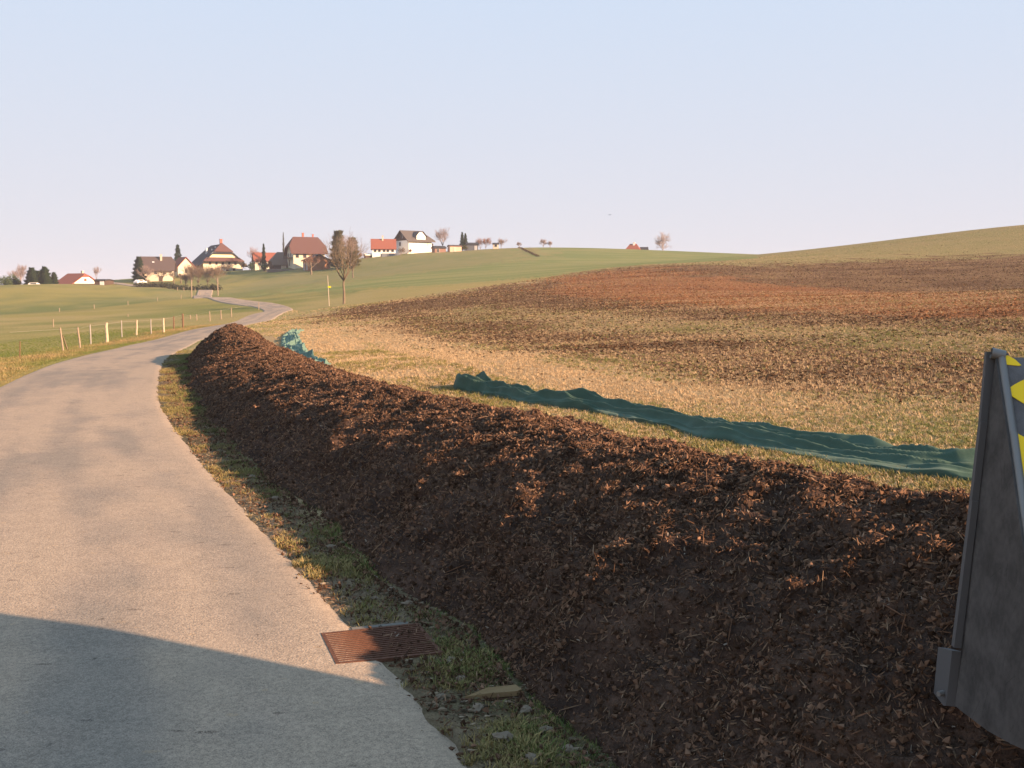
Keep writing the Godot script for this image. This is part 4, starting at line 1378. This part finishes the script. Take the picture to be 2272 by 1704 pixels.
func trees() -> void:
	var bark := mat("grey_brown_bark", .17, .13, .09, .9)
	var twig := mat("dry_twigs", .17, .13, .09, .9)
	var pink := mat("reddish_twigs", .27, .2, .17, .9)
	var dkgreen := mat("dark_needles", .035, .06, .03, .9)
	var green := mat("evergreen_leaves", .06, .085, .035, .9)
	var olive := mat("olive_needles", .095, .095, .045, .9)
	var russet := mat("russet_twigs", .25, .13, .08, .9)
	# the lone tree by the bend
	var p := hit(763, 674)
	bare_tree("bare_tree", "lone leafless tree with slim trunk and upswept crown by the lane's bend", "tree", p, 7.0, 2.6, .125, 10, .95, 3, bark, twig, "", 1.3)
	# behind and around it
	conifer("conifer", "broad olive brown conifer behind the lone leafless tree", "tree", spot(752, 330), 12.2, 3.7, .28, olive)
	conifer("conifer", "lower olive conifer joined to the broad one behind the lone leafless tree", "tree", spot(783, 334), 9.4, 3.2, .28, olive)
	p = spot(745, 252)
	bare_tree("bare_tree", "wide leafless tree spreading behind the broad olive conifer", "tree", spot(778, 322), 10.2, 2.2, .2, 9, 1.05, 3, bark, pink)
	bare_tree("fruit_tree", "leafless fruit tree with leaning forked trunk on the slope below the workshop", "tree", hit(690, 609), 6.2, 2.2, .28, 6, 1.15, 3, bark, russet, "", .6)
	bare_tree("fruit_tree", "small leafless tree just behind the lone tree's trunk", "tree", hit(783, 616), 3.4, 1.4, .15, 5, 1.1, 3, bark, twig)
	# left edge of the pasture
	for a in [[10, 300, 3.6, 3.6, "dark evergreen bush at the far left edge of the pasture"], [28, 305, 4.2, 4.0, "dark evergreen bush beside the pinkish bare tree on the left"]]:
		shrub("evergreen_bush", a[4], "bush", spot(a[0], a[1]), [[Vector3(0, a[2] * .55, 0), Vector3(a[3] * .7, a[2] * .6, 2)], [Vector3(1.2, a[2] * .4, 0), Vector3(1.6, a[2] * .45, 1.6)]], 1500, .35, green)
	bare_tree("bare_tree", "slender pinkish leafless tree at the left edge of the pasture", "tree", spot(47, 320), 7.4, 4.0, .12, 14, .8, 3, pink, pink, "", 1.0, .7)
	bare_tree("bare_tree", "low pinkish leafless tree between the evergreens on the left", "tree", spot(30, 325), 5.4, 1.2, .12, 6, .9, 3, pink, pink)
	for a in [[72, 300, 5.9, 2.8, "dense dark conifer beside the pinkish tree, left of the red bungalow"], [101, 302, 6.2, 2.7, "taller dense dark conifer left of the red bungalow"], [121, 306, 4.6, 1.9, "smallest dark conifer nearest the red bungalow"], [86, 306, 5.0, 2.8, "low dark conifer wedged between two taller ones"]]:
		conifer("conifer", a[4], "tree", spot(a[0], a[1]), a[2], a[3], .5, dkgreen, "conifers left of the bungalow")
	bare_tree("bare_tree", "faint little leafless tree right of the red bungalow", "tree", spot(216, 345), 5.0, 1.2, .08, 5, .6, 3, pink, pink)
	# around the farms
	conifer("conifer", "round topped dark conifer left of the barn house", "tree", spot(310, 340), 8.2, 3.1, .55, dkgreen)
	bare_tree("bare_bush", "purplish leafless bush between round conifer and barn house", "bush", spot(327, 338), 5.2, .6, .1, 8, .9, 3, pink, pink)
	conifer("conifer", "tall ragged spruce behind the barn house and the small cottage", "tree", spot(397, 372), 11.0, 2.6, .75, dkgreen)
	conifer("cypress", "pointed dark cypress in front of the small red roofed cottage", "tree", spot(587, 352), 9.3, 1.25, .55, dkgreen)
	conifer("cypress", "slim brownish cypress left of the tall hipped house", "tree", spot(631, 364), 12.3, .75, .5, olive)
	shrub("evergreen_bush", "round dark evergreen at the foot of the pointed cypress", "bush", spot(589, 350), [[Vector3(0, 1.8, 0), Vector3(1.6, 1.0, 1.5)]], 900, .3, dkgreen)
	for a in [[361, 4.6, "gnarled leafless apple tree before the barn house's cream wall"], [386, 4.2, "second gnarled apple tree towards the cottage"], [402, 3.2, "smallest gnarled apple tree next to the pruned pair"]]:
		bare_tree("apple_tree", a[2], "tree", spot(a[0], 338), a[1], 1.5, .2, 6, 1.2, 3, bark, twig, "", .3)
	for a in [[425, 330, 6.2, "large brownish leafless thicket between cottage and big farmhouse"], [440, 318, 5.2, "brownish leafless thicket above the upper lane's pole"], [461, 322, 5.4, "brownish leafless thicket below the big farmhouse's barn side"], [482, 318, 5.0, "olive leafless thicket by the right hand pole"], [412, 322, 3.6, "low olive thicket under the small cottage"]]:
		bare_tree("bare_bush", a[3], "bush", spot(a[0], a[1]), a[2], .7, .11, 15, 1.0, 3, bark, mat("brown_twigs", .17, .12, .08), "thickets above the upper lane")
	for a in [[497, 362, 2.8, "leafless espalier bush at the left of the farmhouse's cream front"], [509, 362, 2.9, "leafless bush at the middle of the farmhouse's cream front"], [539, 364, 3.4, "leafless bush at the right of the farmhouse's cream front"]]:
		bare_tree("bare_bush", a[3], "bush", spot(a[0], a[1]), a[2], .7, .09, 6, 1.0, 3, bark, twig)
	shrub("evergreen_bush", "dark evergreen bush at the farmhouse's right corner", "bush", spot(560, 368), [[Vector3(0, 1.6, 0), Vector3(1.5, 1.9, 1.4)]], 900, .3, green)
	for a in [[566, 372, 7.2, "thin leafless tree right of the big farmhouse"], [577, 360, 4.6, "russet leafless bush between farmhouse and cypress"]]:
		bare_tree("bare_tree", a[3], "tree", spot(a[0], a[1]), a[2], 1.2, .1, 6, .8, 3, bark, russet)
	for a in [[733, 336, 2.6, "reddish leafless bush at the right end of the workshop"], [800, 366, 2.2, "low reddish bush left of the pale roofed shed"], [890, 364, 2.6, "tan leafless bush before the big white house's gable"], [912, 366, 1.8, "small dark bush at the corner of the big white house"]]:
		bare_tree("bare_bush", a[3], "bush", spot(a[0], a[1]), a[2], .4, .07, 7, 1.1, 3, pink, russet if a[0] != 890 else twig)
	bare_tree("bare_tree", "rounded pale leafless tree right of the big white house", "tree", spot(983, 384), 8.2, 2.6, .16, 11, .85, 3, pink, pink, "", .9, .4)
	conifer("spruce", "left and taller of the twin spruces on the crest", "tree", spot(1026, 380), 6.9, 1.5, .75, dkgreen, "twin spruces")
	conifer("spruce", "right hand of the twin spruces on the crest", "tree", spot(1033, 380), 6.4, 1.5, .75, dkgreen, "twin spruces")
	shrub("evergreen_bush", "low yellowish green hedge bush below the twin spruces", "bush", spot(1030, 376), [[Vector3(0, 1.2, 0), Vector3(1.8, .9, 1.2)]], 700, .3, olive)
	for a in [[1066, 3.9, "round russet leafless bush on the crest right of the dark shed"], [1078, 4.1, "taller russet leafless bush on the crest beside the little hut"], [1112, 3.6, "grey leafless bush right of the little hut"], [1152, 2.0, "tiny leafless bush at the top of the dark grass path"], [1205, 2.9, "wide leafless bush standing alone on the green crest"], [1220, 2.2, "low leafless bush joined to the wide one on the crest"]]:
		bare_tree("bare_bush", a[2], "bush", spot(a[0], 388), a[1], .4, .08, 8, 1.05, 3, pink, russet if a[0] < 1090 else pink)
	p = spot(1470, 440)
	p.y = at_px(1470, 561, 440).y
	bare_tree("bare_tree", "tall oval pinkish leafless tree alone on the skyline beside the red hipped roof", "tree", p, 9.2, 4.6, .12, 20, 1.25, 3, mat("pale_pink_twigs", .34, .27, .245), mats["pale_pink_twigs"], "", .5, .85)
	# hedge on the bank of the upper lane
	for a in [[445, 264, "dark leafless hedge on the bank above the upper lane"]]:
		var b := []
		for k in 16:
			var px := 308.0 + k * 11.3
			var q := spot(px, 318.0 - k * 5.4)
			b.append([q - spot(a[0], a[1]) + Vector3(0, .5, 0), Vector3(2.2, 1.1 + .35 * sin(k * 2.3), 2.0)])
		shrub("hedge", a[2], "hedge", spot(a[0], a[1]), b, 5200, .35, mat("dark_hedge", .05, .052, .03), "", .04)
	# strip of rough grass along the boundary running over the crest
	var hb := []
	var o := hit(1167, 552)
	for k in 14:
		var q := hit(lerpf(1152, 1193, k / 13.0), lerpf(549.5, 569, k / 13.0))
		hb.append([q - o + Vector3(0, .15, 0), Vector3(.9, .35, .9)])
	shrub("grass_strip", "thin dark strip of rank grass running down from the crest", "grass strip", o, hb, 1500, .25, mat("rank_grass", .1, .075, .04), "", .02)

# ---------------------------------------------------------------- things too many to count
func tuft_mesh(blades: int, seed_: int, spread: float) -> ArrayMesh:
	var r := RandomNumberGenerator.new()
	r.seed = seed_
	var st := begin()
	for i in blades:
		var a := r.randf() * TAU
		var o := Vector3(cos(a), 0, sin(a)) * r.randf() * spread * .35
		var lean := r.randf_range(.1, .7)
		var h := r.randf_range(.5, 1.0)
		var d := Vector3(cos(a + r.randf_range(-.8, .8)) * lean, 1.0, sin(a + r.randf_range(-.8, .8)) * lean).normalized()
		var w := Vector3(-sin(a), 0, cos(a)) * .035
		var m := o + d * h * .55
		var e := m + (d + Vector3(d.x, -.5, d.z)).normalized() * h * .45
		tri(st, o - w, m - w * .8, o + w)
		tri(st, o + w, m - w * .8, m + w * .8)
		tri(st, m - w * .8, e, m + w * .8)
	return done(st)

func scatter_field() -> void:
	var m := vmat("field_bits", 1.0, .95)
	var straw := PackedFloat32Array()
	var clod := PackedFloat32Array()
	var green := PackedFloat32Array()
	for n in 330000:
		var D := 6.5 * pow(190.0 / 6.5, pow(rng.randf(), .8))
		var x := rng.randf_range(-.28, .56) * D
		if D < 9.0 and x < .5: continue
		if D < 45.0 and lane_off(x, D) < 4.6: continue
		var p := Vector2(x, D)
		if not inside(p, z_field): continue
		var w := p + Vector2(rng.randfn() * (.4 + D * .03), rng.randfn() * (.5 + D * .045))
		var soil := inside(w, z_soil) and (not inside(w, z_island) or rng.randf() < .45)
		var g := 1.0 + D * .02
		var pos := Vector3(x, ground(x, D), -D)
		var c := Color(.24, .17, .085)
		if soil:
			if rng.randf() < .66 + n_mid.get_noise_2d(x * .22, D * 1.5) * .9:
				c = Color(.07, .038, .02)
				if inside(w, z_red): c = Color(.185, .085, .037)
				elif inside(w, z_grey): c = Color(.10, .058, .029)
				c *= rng.randf_range(.6, 1.5)
				var s := (.018 + .05 * pow(rng.randf(), 3.0)) * g
				var b := Basis.from_euler(Vector3(rng.randf() * 6, rng.randf() * 6, rng.randf() * 6)).scaled(Vector3(s, s * .7, s))
				put(clod, b, pos + Vector3(0, s * .15, 0), c)
				continue
		elif rng.randf() < .035:
			var s2 := (.015 + .05 * pow(rng.randf(), 3.0)) * g
			put(clod, Basis.from_euler(Vector3(rng.randf() * 6, rng.randf() * 6, 0)).scaled(Vector3(s2, s2 * .7, s2)), pos, Color(.07, .042, .024))
			continue
		var h := rng.randf_range(.03, .07) * (1.0 + D * .007)
		var bb := Basis(Vector3.UP, rng.randf() * TAU).scaled(Vector3(h * 1.25, h, h * 1.25))
		var gr := n_mid.get_noise_2d(x, D) * .8 + rng.randf() - (near_track(p, 1.2) if D < 50.0 else 0.0)
		if gr > .62 and (not soil or rng.randf() < .4): put(green, bb, pos, Color(.165, .17, .055) * rng.randf_range(.8, 1.3))
		else: put(straw, bb, pos, Color(.46, .33, .19) * rng.randf_range(.55, 1.3))
	var t := tag(multi("straw_stubble", tuft_mesh(7, 3, 1.6), m, straw, self), "short pale straw stubble covering the field behind the heap", "stubble")
	tag(multi("field_grass", tuft_mesh(8, 4, 1.2), m, green, self), "short green shoots coming up between the straw stubble", "grass")
	tag(multi("compost_clods", crumb_mesh(8), m, clod, self), "dark brown compost clods spread over the field in bands", "clods")

func scatter_grass() -> void:
	var m := vmat("grass_blades", 1.0, .8)
	m.backlight_enabled = true
	m.backlight = Color(.16, .18, .06)
	var buf := PackedFloat32Array()
	var bits := PackedFloat32Array()
	# verge between lane and heap
	for n in 34000:
		var D := 3.2 * pow(34.0 / 3.2, rng.randf())
		var off := LANE_HALF + (rng.randf_range(-.1, .85) if n % 9 else -pow(rng.randf(), 2.0) * 1.1)
		var k := lane_at(D)
		var slope := (lane_at(D + .5) - lane_at(D - .5))
		var x := k + off * sqrt(1.0 + slope * slope)
		var dens := n_fine.get_noise_2d(x * 1.3, D * 1.3) + n_mid.get_noise_2d(x * 4.0, D * 4.0) * .8
		var e := off - LANE_HALF
		var want := .8 + dens * 1.2 if D > 6.3 else .45 + dens * 1.4
		if e < .1: want -= .35 if e > -.12 else 9.0
		if in_grate(x, D): continue
		var pos := Vector3(x, ground(x, D) - .005, -D)
		if rng.randf() > want:
			if rng.randf() < .5:
				var s := .004 + .017 * pow(rng.randf(), 3.0)
				var c := Color(.22, .17, .115) * rng.randf_range(.35, 1.3)
				if rng.randf() < .4: c = Color(.09, .05, .03)
				var b := Basis.from_euler(Vector3(rng.randf() * 6, rng.randf() * 6, rng.randf() * 6)).scaled(Vector3(s * rng.randf_range(.8, 3.0), s, s))
				put(bits, b, pos + Vector3(0, .012, 0), c)
			continue
		var h := rng.randf_range(.016, .045) * (1.0 + maxf(0.0, dens) * 1.0) * (1.0 + D * .012)
		var yellow := clampf(1.0 - e * 1.6 + rng.randf_range(-.5, .4), 0, 1)
		var c2 := Color(.06, .11, .025).lerp(Color(.27, .2, .085), clampf(yellow * .85 + (.45 if rng.randf() < .3 else 0.0), 0, 1)) * rng.randf_range(.75, 1.3)
		put(buf, Basis(Vector3.UP, rng.randf() * TAU).scaled(Vector3(h * 1.3, h, h * 1.3)), pos, c2)
	# strip between heap and fleece, and the far verge of the lane
	for n in 9000:
		var D := 6.5 * pow(30.0 / 6.5, rng.randf())
		var off := rng.randf_range(5.0, 7.4)
		var slope := (lane_at(D + .5) - lane_at(D - .5))
		var x := lane_at(D) + off * sqrt(1.0 + slope * slope)
		if n_mid.get_noise_2d(x * 3.0, D * 3.0) + rng.randf_range(-.3, .3) < -.05: continue
		var h := rng.randf_range(.03, .09) * (1.0 + D * .01)
		put(buf, Basis(Vector3.UP, rng.randf() * TAU).scaled(Vector3(h * 1.2, h, h * 1.2)), Vector3(x, ground(x, D), -D), Color(.13, .145, .035).lerp(Color(.25, .19, .08), rng.randf()) * rng.randf_range(.7, 1.2))
	for n in 26000:
		var D := 15.0 * pow(75.0 / 15.0, rng.randf())
		var off := -LANE_HALF - pow(rng.randf(), 1.6) * 9.0 + .06
		var slope := (lane_at(D + .5) - lane_at(D - .5))
		var x := lane_at(D) + off * sqrt(1.0 + slope * slope)
		var e := -off - LANE_HALF
		var dry := clampf(.75 - absf(e - 1.4) * .45 + n_mid.get_noise_2d(x * 2.0, D) * .8 + rng.randf_range(-.3, .3), 0, 1)
		var h := rng.randf_range(.03, .065) * (1.0 + dry * .8) * (1.0 + D * .008)
		if e < .2: h *= .5
		put(buf, Basis(Vector3.UP, rng.randf() * TAU).scaled(Vector3(h * 1.4, h, h * 1.4)), Vector3(x, ground(x, D) - .01, -D), Color(.115, .14, .035).lerp(Color(.29, .21, .10), dry) * rng.randf_range(.75, 1.2))
	tag(multi("verge_grass", tuft_mesh(9, 7, 1.5), m, buf, self), "green and straw coloured grass tufts along both verges of the lane", "grass")
	tag(multi("verge_gravel", crumb_mesh(12), vmat("verge_bits", 1.0, .95), bits, self), "loose grit and crumbs of earth on the verge beside the heap", "gravel")

var grate_poly := PackedVector2Array()
func in_grate(x: float, D: float) -> bool:
	if grate_poly.is_empty():
		for p in [[716, 1408], [926, 1385], [985, 1455], [748, 1482]]:
			var h := hit(p[0], p[1])
			grate_poly.append(Vector2(h.x, -h.z))
	return D < 7.0 and inside(Vector2(x, D), grate_poly)

func small_things() -> void:
	# split piece of wood on the verge
	var p := hit(1096, 1546)
	var t := thing("wood_piece", p, .12, "flat split piece of wood with bark lying on the verge near the grate", "wood")
	var st := begin()
	prism(st, [Vector3(-.13, .012, .012), Vector3(-.02, .03, .03), Vector3(.1, .034, .03), Vector3(.125, .03, .0), Vector3(.1, .04, -.03), Vector3(-.03, .036, -.02)], Vector3(0, -.022, 0))
	part("split_face", done(st), mat("split_wood", .22, .15, .075), t)
	st = begin()
	prism(st, [Vector3(-.16, .004, .015), Vector3(-.02, .006, .045), Vector3(.13, .004, .035), Vector3(.13, .004, -.03), Vector3(-.03, .004, -.03)], Vector3(0, -.012, 0))
	part("bark", done(st), mat("bark", .1, .05, .03), t)
	# clods of pale earth big enough to pick up
	for a in [[735, 1218, .05], [760, 1208, .04], [868, 1312, .04], [905, 1345, .05], [884, 1384, .03], [1000, 1470, .045], [1022, 1510, .04], [978, 1550, .035], [1060, 1575, .05], [1166, 1580, .04], [1115, 1645, .06], [1210, 1625, .045], [1180, 1690, .05], [610, 1110, .06], [560, 1060, .05], [1262, 1668, .04], [830, 1330, .035], [960, 1425, .03]]:
		var q := hit(a[0], a[1])
		var me := MeshInstance3D.new()
		me.name = numbered("earth_clod")
		me.mesh = lump(int(a[0]))
		me.material_override = mat("dry_earth", .18, .14, .1, .95)
		add_child(me)
		me.position = q + Vector3(0, a[2] * .2, 0)
		me.scale = Vector3(a[2] * 1.5, a[2] * .8, a[2])
		me.rotation.y = a[0]
		tag(me, "pale lump of dry earth lying on the verge beside the heap", "clod", "earth lumps on the verge")
	# bird
	var b := thing("bird", at_px(1353, 477, 160), .6, "small dark bird flying above the green crest", "bird")
	b.scale = Vector3.ONE * .55
	st = begin()
	tube(st, Vector3(-.3, 0, 0), Vector3(0, .02, 0), .02, .09, 6)
	tube(st, Vector3(0, .02, 0), Vector3(.25, .0, 0), .09, .03, 6, true)
	part("body", done(st), mat("dark_feathers", .03, .03, .035), b)
	for s in [-1.0, 1.0]:
		st = begin()
		prism(st, [Vector3(.1, .03, 0), Vector3(.06, .16, .42 * s), Vector3(-.04, .12, .7 * s), Vector3(-.12, .12, .4 * s), Vector3(-.12, .03, 0)], Vector3(0, -.02, 0))
		part("wing", done(st), mat("dark_feathers", .03, .03, .035), b)

func lump(seed_: int) -> ArrayMesh:
	var st := begin()
	var rings := 6
	var seg := 9
	var pt := func(i: int, j: int) -> Vector3:
		var a := PI * i / rings
		var b := TAU * (j % seg) / seg
		var d := Vector3(sin(a) * cos(b), cos(a), sin(a) * sin(b))
		return d * (.5 + .3 * n_fine.get_noise_3d(d.x * 1.6 + seed_, d.y * 1.6, d.z * 1.6))
	for i in rings:
		for j in seg:
			quad(st, pt.call(i, j), pt.call(i, j + 1), pt.call(i + 1, j + 1), pt.call(i + 1, j))
	return done(st)
